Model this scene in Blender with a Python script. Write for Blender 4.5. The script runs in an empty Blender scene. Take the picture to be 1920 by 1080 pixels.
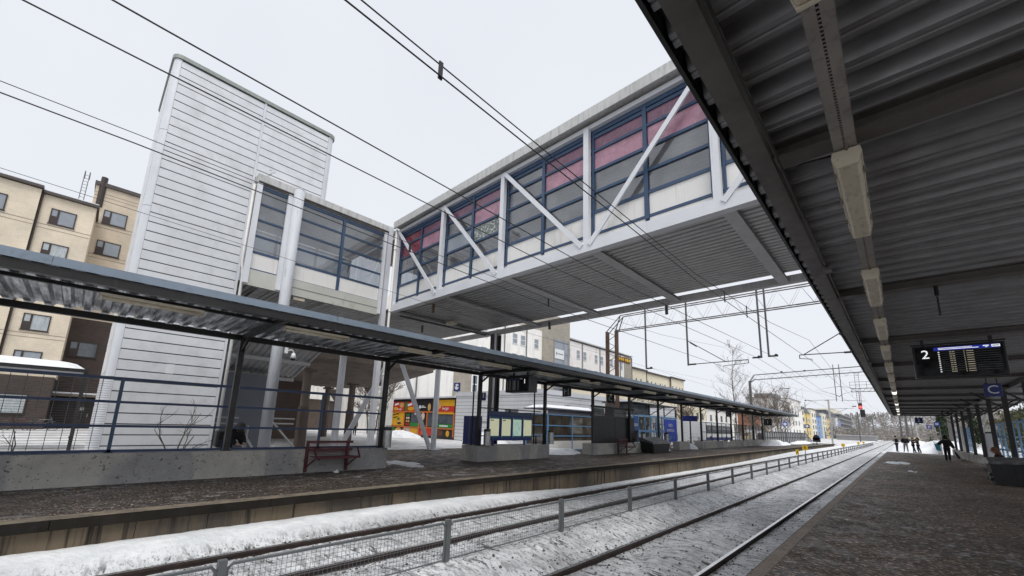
import bpy, math, random
from mathutils import Vector, Matrix, noise
R=math.radians
random.seed(7)
S=bpy.context.scene
C=S.collection
V=Vector
# ------------------------------------------------------------------ materials
def _mat(name):
    m=bpy.data.materials.new(name); m.use_nodes=True
    nt=m.node_tree; nt.nodes.clear()
    out=nt.nodes.new('ShaderNodeOutputMaterial')
    return m,nt,out
def N(nt,t,**k):
    n=nt.nodes.new(t)
    for a,b in k.items():
        if a in n.inputs.keys(): n.inputs[a].default_value=b
        else: setattr(n,a,b)
    return n
def pos(nt,scale=(1,1,1)):
    g=N(nt,'ShaderNodeNewGeometry'); mp=N(nt,'ShaderNodeMapping')
    mp.inputs['Scale'].default_value=scale
    nt.links.new(g.outputs['Position'],mp.inputs['Vector']); return mp.outputs['Vector']
def tex(nt,scale,stretch=(1,1,1),detail=5,rough=.6,dist=0.0):
    n=N(nt,'ShaderNodeTexNoise'); n.inputs['Scale'].default_value=scale; n.inputs['Detail'].default_value=detail
    n.inputs['Roughness'].default_value=rough; n.inputs['Distortion'].default_value=dist
    nt.links.new(pos(nt,stretch),n.inputs['Vector']); return n.outputs['Fac']
def ramp(nt,fac,a,b,ca=(0,0,0),cb=(1,1,1)):
    r=N(nt,'ShaderNodeValToRGB'); e=r.color_ramp.elements
    e[0].position=a; e[1].position=b; e[0].color=(*ca,1); e[1].color=(*cb,1)
    nt.links.new(fac,r.inputs['Fac']); return r.outputs['Color']
def mix(nt,fac,a,b,mode='MIX'):
    m=N(nt,'ShaderNodeMix',data_type='RGBA',blend_type=mode)
    for i,v in ((0,fac),(6,a),(7,b)):
        if hasattr(v,'links') or isinstance(v,bpy.types.NodeSocket): nt.links.new(v,m.inputs[i])
        elif i==0: m.inputs[0].default_value=v
        else: m.inputs[i].default_value=(*v,1)
    return m.outputs[2]
def fin(nt,out,col,rough=.6,metal=0.,bump=None,bd=.02,bs=.5,spec=.5,alpha=None,em=None):
    p=N(nt,'ShaderNodeBsdfPrincipled')
    if isinstance(col,bpy.types.NodeSocket): nt.links.new(col,p.inputs['Base Color'])
    else: p.inputs['Base Color'].default_value=(*col,1)
    if isinstance(rough,bpy.types.NodeSocket): nt.links.new(rough,p.inputs['Roughness'])
    else: p.inputs['Roughness'].default_value=rough
    p.inputs['Metallic'].default_value=metal; p.inputs['Specular IOR Level'].default_value=spec
    if em: p.inputs['Emission Color'].default_value=(*em[0],1); p.inputs['Emission Strength'].default_value=em[1]
    if bump is not None:
        b=N(nt,'ShaderNodeBump'); b.inputs['Strength'].default_value=bs; b.inputs['Distance'].default_value=bd
        nt.links.new(bump,b.inputs['Height']); nt.links.new(b.outputs['Normal'],p.inputs['Normal'])
    nt.links.new(p.outputs['BSDF'],out.inputs['Surface']); return p
def pm(name,col,var=.18,scale=1.5,rough=.6,metal=0.,dirt=None,dscale=2.,dstretch=(6,6,.5),da=.55,db=.75,bump=0.,bscale=30,spec=.5,damt=1.):
    """painted / plain surface with mottling and optional dirt streaks"""
    m,nt,out=_mat(name)
    n=tex(nt,scale,detail=6)
    lo=tuple(c*(1-var) for c in col); hi=tuple(min(1,c*(1+var)) for c in col)
    c=ramp(nt,n,.3,.7,lo,hi)
    if dirt:
        f=ramp(nt,tex(nt,dscale,dstretch,detail=6,rough=.65),da,db,(0,0,0),(damt,)*3)
        c=mix(nt,f,c,dirt)
    bp=tex(nt,bscale,detail=3) if bump else None
    r=ramp(nt,tex(nt,scale*2.3),.3,.7,(max(0,rough-.1),)*3,(min(1,rough+.1),)*3)
    fin(nt,out,c,r,metal,bp,bd=bump or .01,bs=.6,spec=spec)
    return m
def flat(name,col,rough=.6,metal=0.,em=None):
    return pm(name,col,.06,3,rough,metal) if em is None else _em(name,col,em)
def _em(name,col,s):
    m,nt,out=_mat(name); fin(nt,out,col,.4,em=(col,s)); return m
def glass(name,tint,refl=.5,rough=.03,solid=0.25,dirtcol=(.2,.21,.22)):
    """window glass: tinted see-through sheet with fresnel mirror and a film of dirt"""
    m,nt,out=_mat(name)
    tr=N(nt,'ShaderNodeBsdfTransparent'); tr.inputs['Color'].default_value=(*tint,1)
    gl=N(nt,'ShaderNodeBsdfGlossy'); gl.inputs['Color'].default_value=(.9,.92,.95,1); gl.inputs['Roughness'].default_value=rough
    df=N(nt,'ShaderNodeBsdfDiffuse'); df.inputs['Color'].default_value=(*dirtcol,1)
    fr=N(nt,'ShaderNodeFresnel'); fr.inputs['IOR'].default_value=1.5
    ad=N(nt,'ShaderNodeMath',operation='MULTIPLY_ADD'); ad.inputs[1].default_value=1.2; ad.inputs[2].default_value=refl*.15
    nt.links.new(fr.outputs[0],ad.inputs[0])
    m1=N(nt,'ShaderNodeMixShader'); m2=N(nt,'ShaderNodeMixShader')
    f=ramp(nt,tex(nt,1.2,detail=6),.35,.75,(solid*.5,)*3,(min(1,solid*1.5),)*3)
    nt.links.new(f,m1.inputs[0]); nt.links.new(tr.outputs[0],m1.inputs[1]); nt.links.new(df.outputs[0],m1.inputs[2])
    nt.links.new(ad.outputs[0],m2.inputs[0]); nt.links.new(m1.outputs[0],m2.inputs[1]); nt.links.new(gl.outputs[0],m2.inputs[2])
    nt.links.new(m2.outputs[0],out.inputs['Surface']); return m
def bricks(name,c1,c2,mortar,axis,bw=.27,bh=.085,rough=.85):
    """brick courses laid in the wall's own plane (axis = the wall's normal)"""
    m,nt,out=_mat(name)
    g=N(nt,'ShaderNodeNewGeometry'); s=N(nt,'ShaderNodeSeparateXYZ'); cb=N(nt,'ShaderNodeCombineXYZ')
    nt.links.new(g.outputs['Position'],s.inputs[0])
    nt.links.new(s.outputs['Y' if axis=='x' else 'X'],cb.inputs[0]); nt.links.new(s.outputs['Z'],cb.inputs[1])
    b=N(nt,'ShaderNodeTexBrick'); b.inputs['Scale'].default_value=1.; b.inputs['Brick Width'].default_value=bw; b.inputs['Row Height'].default_value=bh
    b.inputs['Mortar Size'].default_value=.008; b.inputs['Color1'].default_value=(*c1,1); b.inputs['Color2'].default_value=(*c2,1); b.inputs['Mortar'].default_value=(*mortar,1)
    nt.links.new(cb.outputs[0],b.inputs['Vector'])
    n=ramp(nt,tex(nt,.7),.3,.7,(.86,.86,.86),(1.08,1.06,1.04))
    fin(nt,out,mix(nt,1.,b.outputs['Color'],n,'MULTIPLY'),rough,bump=b.outputs['Fac'],bd=-.01,bs=.5)
    return m
M={}
M['steel_dark']=pm('dark_steel_paint',(.125,.115,.108),.25,2.5,.5,.25,dirt=(.17,.15,.13),da=.5,db=.8,bump=.002)
M['steel_black']=pm('blackish_canopy_steel',(.020,.019,.019),.25,2.5,.45,.25,dirt=(.05,.045,.04),da=.55,db=.8)
M['steel_post']=pm('dark_post_paint',(.032,.031,.032),.2,2,.45,.2,dirt=(.075,.07,.065),da=.6,db=.8)
M['fascia']=pm('blue_grey_flashing',(.225,.275,.335),.12,1.2,.45,.3,dirt=(.15,.17,.2),dstretch=(3,3,3),da=.55,db=.85)
M['galv']=pm('galvanised_sheet',(.46,.48,.51),.35,3,.34,.8,dirt=(.10,.10,.11),dscale=3,dstretch=(.35,6,1),da=.42,db=.62)
M['deck2']=pm('dark_roof_sheet',(.29,.295,.31),.18,3,.42,.45,dirt=(.17,.165,.16),dstretch=(.3,5,1),da=.5,db=.75)
M['chan']=pm('grey_cable_channel',(.30,.28,.262),.15,4,.55,.2,dirt=(.13,.11,.10),da=.55,db=.8)
M['lamp_body']=pm('aged_lamp_plastic',(.66,.60,.48),.12,5,.45,0,dirt=(.22,.17,.11),dscale=5,dstretch=(2,2,2),da=.58,db=.8)
M['lamp_diff']=pm('yellowed_diffuser',(.66,.60,.47),.1,4,.35,0,dirt=(.3,.25,.17),dscale=6,dstretch=(3,1,3),da=.5,db=.85)
M['lit']=_em('lit_tube',(1.,.97,.9),1.2)
M['white_clad']=pm('white_metal_cladding',(.72,.735,.76),.06,.8,.42,.1,dirt=(.44,.445,.45),dscale=1.7,dstretch=(1.3,1.3,1.1),da=.48,db=.76,damt=.45)
M['column_grey']=pm('column_paint',(.56,.58,.615),.06,1,.55,.0,dirt=(.30,.30,.29),dscale=3,dstretch=(3,3,.5),da=.58,db=.75,damt=.7)
M['white_trim']=pm('pale_trim',(.68,.70,.735),.06,1,.4,.1,dirt=(.4,.4,.4),da=.6,db=.85,damt=.6)
M['cap_green']=pm('greenish_cap',(.30,.325,.30),.12,1,.5,.2,dirt=(.2,.22,.19),da=.5,db=.8)
M['gap']=pm('dark_gap',(.085,.088,.092),.1,1,.8)
M['bridge_white']=pm('bridge_white_paint',(.73,.745,.78),.06,1.2,.42,.05,dirt=(.42,.42,.42),da=.62,db=.85,damt=.6)
M['bridge_roof']=pm('weathered_bridge_roof',(.56,.56,.55),.1,1.,.6,0,dirt=(.27,.27,.25),dscale=3,dstretch=(3,3,.35),da=.46,db=.75,damt=.8)
M['cream']=pm('cream_panel',(.80,.785,.76),.05,1,.5,0,dirt=(.40,.37,.30),dscale=3,dstretch=(3,3,.3),da=.56,db=.85,damt=.5)
M['stain_white']=pm('algae_stained_fascia',(.55,.55,.50),.08,1,.6,0,dirt=(.16,.16,.05),dscale=1.3,dstretch=(1.4,1.4,.8),da=.55,db=.78,damt=.8)
M['blue']=pm('dark_blue_paint',(.038,.075,.145),.12,2,.4,0,dirt=(.09,.12,.17),da=.6,db=.85)
M['blue_rail']=pm('blue_rail_paint',(.022,.045,.115),.12,2,.4,0)
M['blue_bright']=pm('bright_blue_paint',(.035,.10,.33),.12,2,.4)
M['blue_light']=pm('light_blue_paint',(.16,.33,.56),.1,2,.45,0,dirt=(.2,.25,.3),da=.6,db=.85)
M['sign_blue']=flat('sign_navy',(.022,.034,.19),.35)
M['sign_royal']=flat('sign_royal_blue',(.03,.075,.55),.4)
M['soffit']=pm('grey_soffit_sheet',(.60,.595,.595),.08,2,.5,.05,dirt=(.45,.44,.43),dscale=2,dstretch=(.4,3,1),da=.5,db=.8)
M['soffit_beam']=pm('grey_floor_beam',(.58,.575,.58),.08,2,.5,.05,dirt=(.4,.385,.375),da=.5,db=.8)
M['pane']=glass('window_glass',(.42,.45,.48),.6,.03,.30,(.40,.41,.42))
M['pane_clear']=glass('clear_glass',(.66,.70,.72),.4,.03,.12,(.4,.42,.43))
M['pane_dark']=pm('dark_building_glass',(.10,.12,.14),.3,1.2,.08,0,spec=.9)
M['pane_curtain']=pm('curtained_glass',(.34,.38,.40),.2,2,.12,0,dirt=(.55,.57,.57),dscale=3,dstretch=(8,8,.3),da=.45,db=.7,spec=.8)
M['pane_grey']=pm('grey_reflecting_glass',(.27,.30,.34),.15,1,.12,0,spec=.8)
M['shatter']=pm('shattered_glass',(.16,.18,.17),.2,2,.2,0,dirt=(.55,.58,.56),dscale=14,dstretch=(1,1,1),da=.52,db=.6)
def _pink(name,col):
    m,nt,out=_mat(name)
    c=ramp(nt,tex(nt,2.,(1,1,1.4),detail=7),.3,.7,tuple(x*.75 for x in col),tuple(x*1.15 for x in col))
    c=mix(nt,ramp(nt,tex(nt,9,(1,1,.5),detail=8,rough=.75),.5,.72,(0,0,0),(.35,)*3),c,tuple(min(1,x*1.5+.12) for x in col))
    tl=N(nt,'ShaderNodeBsdfTranslucent'); nt.links.new(c,tl.inputs['Color'])
    p=N(nt,'ShaderNodeBsdfPrincipled'); nt.links.new(c,p.inputs['Base Color']); p.inputs['Roughness'].default_value=.18
    mx=N(nt,'ShaderNodeMixShader'); mx.inputs[0].default_value=.18
    nt.links.new(p.outputs[0],mx.inputs[1]); nt.links.new(tl.outputs[0],mx.inputs[2]); nt.links.new(mx.outputs[0],out.inputs['Surface']); return m
M['pink']=_pink('pink_film_glass',(.53,.29,.37)); M['red']=_pink('red_film_glass',(.29,.06,.09)); M['mauve']=_pink('mauve_film_glass',(.29,.15,.215))
M['rail_side']=pm('rusty_rail_side',(.045,.030,.026),.3,6,.7,.2)
M['rail_top']=pm('polished_rail_head',(.62,.62,.63),.08,4,.22,.95)
M['mesh_grey']=pm('galvanised_fence',(.17,.18,.185),.15,3,.5,.5)
M['gantry']=pm('gantry_steel',(.13,.125,.125),.2,2,.5,.35)
M['gantry_rust']=pm('rusty_gantry_steel',(.115,.065,.045),.3,2,.7,.1)
M['wire']=pm('overhead_wire_metal',(.035,.035,.037),.1,2,.5,.3)
M['red_paint']=pm('dark_red_bench_paint',(.085,.012,.018),.2,3,.4)
M['steel_bin']=pm('brushed_bin_steel',(.42,.42,.42),.12,3,.32,.85,dirt=(.2,.19,.18),da=.55,db=.8)
M['black']=pm('black_plastic',(.014,.014,.016),.2,3,.4)
M['screen']=pm('screen_black',(.006,.006,.008),.2,3,.18)
M['bin_grey']=pm('dark_grit_bin_plastic',(.026,.027,.030),.2,3,.5,0,dirt=(.06,.058,.055),dstretch=(2,2,1),da=.55,db=.8)
M['bin_lid']=pm('worn_grit_bin_lid',(.10,.10,.105),.25,4,.5,0,dirt=(.25,.25,.25),dstretch=(2,2,2),da=.5,db=.75)
M['yel_brick']=bricks('yellow_brick',(.76,.66,.51),(.81,.72,.58),(.58,.52,.43),'x')
M['yel_brick_y']=bricks('yellow_brick_side',(.58,.475,.33),(.64,.54,.39),(.40,.35,.27),'y')
M['brn_brick']=bricks('brown_brick',(.065,.048,.042),(.085,.062,.053),(.05,.043,.04),'x')
M['grey_block']=bricks('grey_beige_block',(.36,.33,.28),(.41,.375,.32),(.28,.26,.22),'x',.5,.25)
M['brown_frame']=pm('brown_window_frame',(.040,.028,.024),.15,3,.5)
M['white_frame']=pm('white_window_frame',(.75,.76,.76),.05,3,.45)
M['roof_dark']=pm('dark_roof_edge',(.075,.065,.060),.15,1,.6)
M['white_wall']=pm('white_rendered_wall',(.90,.885,.85),.05,.6,.8,0,dirt=(.50,.47,.42),dscale=1,dstretch=(1.2,1.2,.18),da=.5,db=.75,damt=.7)
M['rust_wall']=pm('rust_streaked_wall',(.89,.86,.83),.05,.5,.8,0,dirt=(.42,.22,.20),dscale=.55,dstretch=(1.2,1.2,.25),da=.58,db=.75,damt=.8)
M['beige_wall']=pm('beige_rendered_wall',(.74,.67,.52),.05,.6,.8)
M['brown_conc']=pm('brown_concrete',(.19,.155,.125),.18,.8,.85,0,dirt=(.10,.075,.06),dscale=1.2,dstretch=(1.5,1.5,.6),da=.5,db=.75)
M['brown_clad']=pm('brown_column_cladding',(.115,.085,.07),.15,2,.7)
M['grey_wall']=pm('blue_grey_wall',(.20,.215,.25),.08,1,.6)
M['orange']=pm('orange_kiosk_trim',(.62,.17,.04),.1,3,.5)
M['ad_red']=pm('red_advert',(.55,.035,.02),.12,3,.4); M['ad_yellow']=pm('yellow_advert',(.72,.38,.02),.12,3,.4)
M['ad_black']=pm('black_advert',(.02,.018,.02),.1,3,.35); M['ad_white']=flat('advert_white',(.8,.8,.78),.5)
M['ad_green']=pm('green_advert',(.03,.22,.05),.1,3,.4); M['ad_tan']=pm('tan_food',(.62,.36,.12),.2,4,.5); M['ad_pink']=pm('pale_advert',(.66,.52,.45),.08,3,.5)
M['ad_brown']=pm('dark_food',(.12,.045,.02),.25,6,.5)
M['poster']=pm('map_poster',(.82,.82,.55),.08,3,.45,0,dirt=(.62,.72,.50),dscale=6,dstretch=(1,1,1),da=.5,db=.65,damt=.7)
M['poster_green']=pm('green_map_poster',(.58,.80,.66),.12,3,.45,0,dirt=(.25,.45,.6),dscale=5,dstretch=(1,1,1),da=.55,db=.65,damt=.8)
M['teal']=flat('poster_teal',(.03,.16,.21),.5)
M['white_txt']=_em('lit_white_marks',(.85,.87,.9),.75)
M['white_print']=flat('white_print',(.78,.80,.82),.5)
M['amber_txt']=_em('lit_amber_marks',(.55,.50,.36),.35)
M['grey_txt']=_em('dim_marks',(.15,.16,.17),.28)
M['dim_white']=_em('dim_white_marks',(.8,.8,.76),.42)
M['lcd_blue']=_em('lit_blue_bar',(.010,.02,.22),.7)
M['red_lamp']=_em('red_signal_lamp',(1.,.05,.05),3.)
M['yellow_sign']=pm('yellow_marker',(.75,.45,.01),.06,3,.5)
M['skin']=pm('skin',(.45,.27,.20),.06,8,.55)
M['cloth_black']=pm('black_cloth',(.012,.012,.014),.25,8,.9); M['cloth_navy']=pm('navy_cloth',(.016,.02,.045),.2,8,.9)
M['cloth_grey']=pm('grey_cloth',(.22,.22,.23),.15,8,.9); M['cloth_brown']=pm('dark_brown_cloth',(.05,.02,.018),.25,8,.9)
M['cloth_olive']=pm('olive_cloth',(.06,.058,.045),.2,8,.9); M['bag_blue']=pm('turquoise_bag',(.05,.35,.48),.12,5,.5)
M['hair_brown']=pm('brown_hair',(.16,.065,.028),.35,14,.55); M['hair_dark']=pm('dark_hair',(.02,.014,.012),.3,14,.5)
M['wood_white']=pm('white_plank',(.48,.48,.48),.1,3,.6)
M['bark']=pm('bark',(.085,.07,.058),.25,5,.9); M['twig']=pm('twig_bark',(.13,.105,.085),.25,5,.9); M['twig_warm']=pm('warm_twig',(.135,.10,.075),.25,5,.9)
M['leaf_olive']=pm('olive_foliage',(.085,.085,.035),.5,3,.8); M['leaf_brown']=pm('brown_foliage',(.13,.095,.05),.45,3,.85); M['leaf_green']=pm('dark_green_needles',(.03,.05,.022),.45,3,.8)
M['snow']=pm('fresh_snow',(.82,.835,.86),.05,2,.75,0,dirt=(.66,.665,.68),dscale=2.5,dstretch=(1,1,1),da=.5,db=.75,bump=.02,bscale=9)
M['hut_clad']=pm('pale_hut_siding',(.68,.695,.72),.06,1,.5,.1,dirt=(.4,.41,.42),da=.55,db=.8,damt=.6)
M['hw_yellow']=pm('yellow_house_wall',(.76,.56,.2),.06,1,.8); M['hw_blue']=pm('blue_house_wall',(.20,.34,.62),.06,1,.8); M['hw_cream']=pm('cream_house_wall',(.80,.77,.64),.06,1,.8)
M['hw_grey']=pm('grey_house_wall',(.26,.26,.27),.08,1,.8); M['hw_indigo']=pm('indigo_house_wall',(.17,.22,.52),.06,1,.8); M['hw_brick']=pm('rust_red_wall',(.30,.13,.08),.12,1,.85)
M['hw_pale']=pm('pale_grey_house_wall',(.74,.74,.72),.08,1,.8); M['mans']=pm('slate_mansard',(.11,.115,.13),.12,1,.7)

def asphalt(nm,k):
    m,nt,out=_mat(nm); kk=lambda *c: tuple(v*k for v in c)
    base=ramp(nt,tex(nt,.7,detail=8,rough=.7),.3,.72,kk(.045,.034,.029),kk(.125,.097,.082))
    cl=tex(nt,8,(1.,1.6,1),detail=3.5,rough=.62); c2=tex(nt,19,(1.,1.7,1),detail=3,rough=.6)
    c=mix(nt,ramp(nt,cl,.47,.60),base,kk(.31,.25,.205))
    c=mix(nt,ramp(nt,c2,.55,.63,(0,0,0),(.8,)*3),c,kk(.44,.38,.33))
    c=mix(nt,ramp(nt,cl,.60,.68),c,kk(.56,.50,.45))
    c=mix(nt,ramp(nt,tex(nt,13,(1,1.7,1),detail=3,rough=.6),.46,.38,(0,0,0),(.9,)*3),c,kk(.022,.018,.017))
    c=mix(nt,1.,c,ramp(nt,tex(nt,.38,(1.,.55,1),detail=5,rough=.6),.34,.66,(.60,.555,.51),(1.48,1.36,1.22)),'MULTIPLY')
    ice=ramp(nt,tex(nt,3.4,(1.3,.8,1),detail=5,rough=.68),.54,.66,(0,0,0),(.8,)*3)
    big=ramp(nt,tex(nt,.22,(1.3,.6,1),detail=4),.47,.60)
    c=mix(nt,mix(nt,1.,ice,big,'MULTIPLY'),c,(.50,.50,.51))
    r=ramp(nt,tex(nt,2.2),.4,.65,(.5,)*3,(.9,)*3)
    fin(nt,out,c,r,0,mix(nt,.5,cl,c2),bd=.05,bs=1.); return m
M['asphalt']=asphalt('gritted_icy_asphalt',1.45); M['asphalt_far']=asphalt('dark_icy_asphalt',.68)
def track_snow():
    m,nt,out=_mat('trodden_track_snow')
    n1=tex(nt,.9,(1.,.5,1),detail=7,rough=.66); n2=tex(nt,5,(.6,1.6,1),detail=4,rough=.64); n3=tex(nt,17,(.8,1.5,1),detail=3,rough=.62)
    c=ramp(nt,n1,.30,.66,(.40,.405,.42),(.82,.83,.85))
    c=mix(nt,ramp(nt,n2,.47,.64,(0,0,0),(.85,)*3),c,(.27,.27,.275))
    c=mix(nt,ramp(nt,n3,.55,.66,(0,0,0),(.9,)*3),c,(.09,.086,.084))
    n4=tex(nt,2.4,(.55,2.2,1),detail=4,rough=.66,dist=.4)
    c=mix(nt,ramp(nt,n4,.60,.66,(0,0,0),(.92,)*3),c,(.035,.033,.033))
    # the drift against the platform wall is clean, and so is that track farther down the line
    g=N(nt,'ShaderNodeNewGeometry'); s=N(nt,'ShaderNodeSeparateXYZ'); nt.links.new(g.outputs['Position'],s.inputs[0])
    def ma(sock,k,o,cl=False):
        q=N(nt,'ShaderNodeMath',operation='MULTIPLY_ADD',use_clamp=cl); q.inputs[1].default_value=k; q.inputs[2].default_value=o; nt.links.new(sock,q.inputs[0]); return q.outputs[0]
    def op(a,b,o):
        q=N(nt,'ShaderNodeMath',operation=o,use_clamp=True); nt.links.new(a,q.inputs[0]); nt.links.new(b,q.inputs[1]); return q.outputs[0]
    w=ma(n1,.9,-.42)
    f1=op(ma(s.outputs['X'],-2.6,-2.6*8.72),w,'ADD')
    fy=ma(s.outputs['Y'],.05,-.55,True); fx=ma(s.outputs['X'],-1.6,-1.6*5.75,True)
    f2=op(op(fy,fx,'MULTIPLY'),ma(n2,-1.2,1.25,True),'MULTIPLY')
    cln=op(f1,f2,'MAXIMUM')
    clean=ramp(nt,tex(nt,2.2,(1,.6,1),detail=5,rough=.62),.3,.62,(.66,.68,.70),(.88,.90,.91))
    c=mix(nt,cln,c,clean)
    fin(nt,out,c,.7,0,mix(nt,ma(cln,.85,0,True),mix(nt,.5,n2,tex(nt,15,(.7,1.4,1),detail=4,rough=.66)),tex(nt,4,detail=3)),bd=.06,bs=.9); return m
M['track_snow']=track_snow()
def conc():
    m,nt,out=_mat('grey_concrete')
    c=ramp(nt,tex(nt,.55,(1,1,.4),detail=2,rough=.3,dist=.4),.47,.50,(.34,.335,.33),(.46,.445,.41))
    c=mix(nt,1.,c,ramp(nt,tex(nt,2.5,detail=8,rough=.7),.3,.7,(.8,.8,.8),(1.15,1.15,1.15)),'MULTIPLY')
    pit=mix(nt,1.,ramp(nt,tex(nt,7,(1,1,1.2),detail=6,rough=.75),.585,.625),ramp(nt,tex(nt,.8,detail=3),.46,.58),'MULTIPLY')
    c=mix(nt,pit,c,(.07,.055,.05))
    c=mix(nt,ramp(nt,tex(nt,26,detail=2),.66,.70),c,(.06,.058,.056))
    fin(nt,out,c,.85,0,tex(nt,18,detail=6),bd=.008,bs=.6); return m
M['concrete']=conc()
def wall_stain():
    m,nt,out=_mat('stained_platform_wall')
    c=ramp(nt,tex(nt,.8,detail=5),.3,.7,(.115,.088,.058),(.215,.168,.115))
    st=ramp(nt,tex(nt,3.4,(1,2.2,.10),detail=3,rough=.6),.53,.66)
    c=mix(nt,st,c,(.028,.02,.014))
    dk=ramp(nt,tex(nt,.45,(1,1,.5),detail=5),.5,.62)
    c=mix(nt,dk,c,(.075,.064,.052))
    fin(nt,out,c,.9,0,tex(nt,20,detail=5),bd=.01,bs=.5); return m
M['wall_stain']=wall_stain()
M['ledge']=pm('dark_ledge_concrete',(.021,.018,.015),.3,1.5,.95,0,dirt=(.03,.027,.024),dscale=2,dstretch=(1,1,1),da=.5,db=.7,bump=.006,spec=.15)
M['coping']=pm('worn_brown_coping',(.235,.19,.155),.2,3,.85,0,dirt=(.09,.075,.065),dscale=12,dstretch=(1,1,1),da=.55,db=.66,bump=.006)
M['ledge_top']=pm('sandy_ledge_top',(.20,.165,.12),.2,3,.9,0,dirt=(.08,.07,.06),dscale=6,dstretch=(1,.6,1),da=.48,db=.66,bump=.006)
def ground_mat():
    m,nt,out=_mat('packed_snow_ground')
    c=ramp(nt,tex(nt,.6,(1,1,1),detail=8,rough=.7),.32,.66,(.44,.43,.42),(.80,.81,.83))
    c=mix(nt,ramp(nt,tex(nt,2.6,(1,.6,1),detail=8,rough=.75),.54,.72,(0,0,0),(.8,)*3),c,(.22,.20,.185))
    fin(nt,out,c,.75,0,tex(nt,6,detail=7,rough=.75),bd=.06,bs=.7); return m
M['ground']=ground_mat()
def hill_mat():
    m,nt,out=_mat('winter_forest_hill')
    c=ramp(nt,tex(nt,.02,detail=9,rough=.75),.4,.62,(.23,.235,.25),(.42,.42,.43))  # pale bluish tones put distance haze into the hill colour
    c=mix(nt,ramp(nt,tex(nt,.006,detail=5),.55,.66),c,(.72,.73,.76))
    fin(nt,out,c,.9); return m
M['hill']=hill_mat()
M['wood_far']=pm('far_wood_grey_brown',(.27,.245,.225),.2,.15,.95); M['wood_far_snowy']=pm('far_wood_snowy',(.32,.295,.275),.15,.2,.95)
M['wood_far_green']=pm('far_spruce',(.17,.18,.165),.2,.2,.95)
def wood_mesh(): 
    return None
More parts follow.
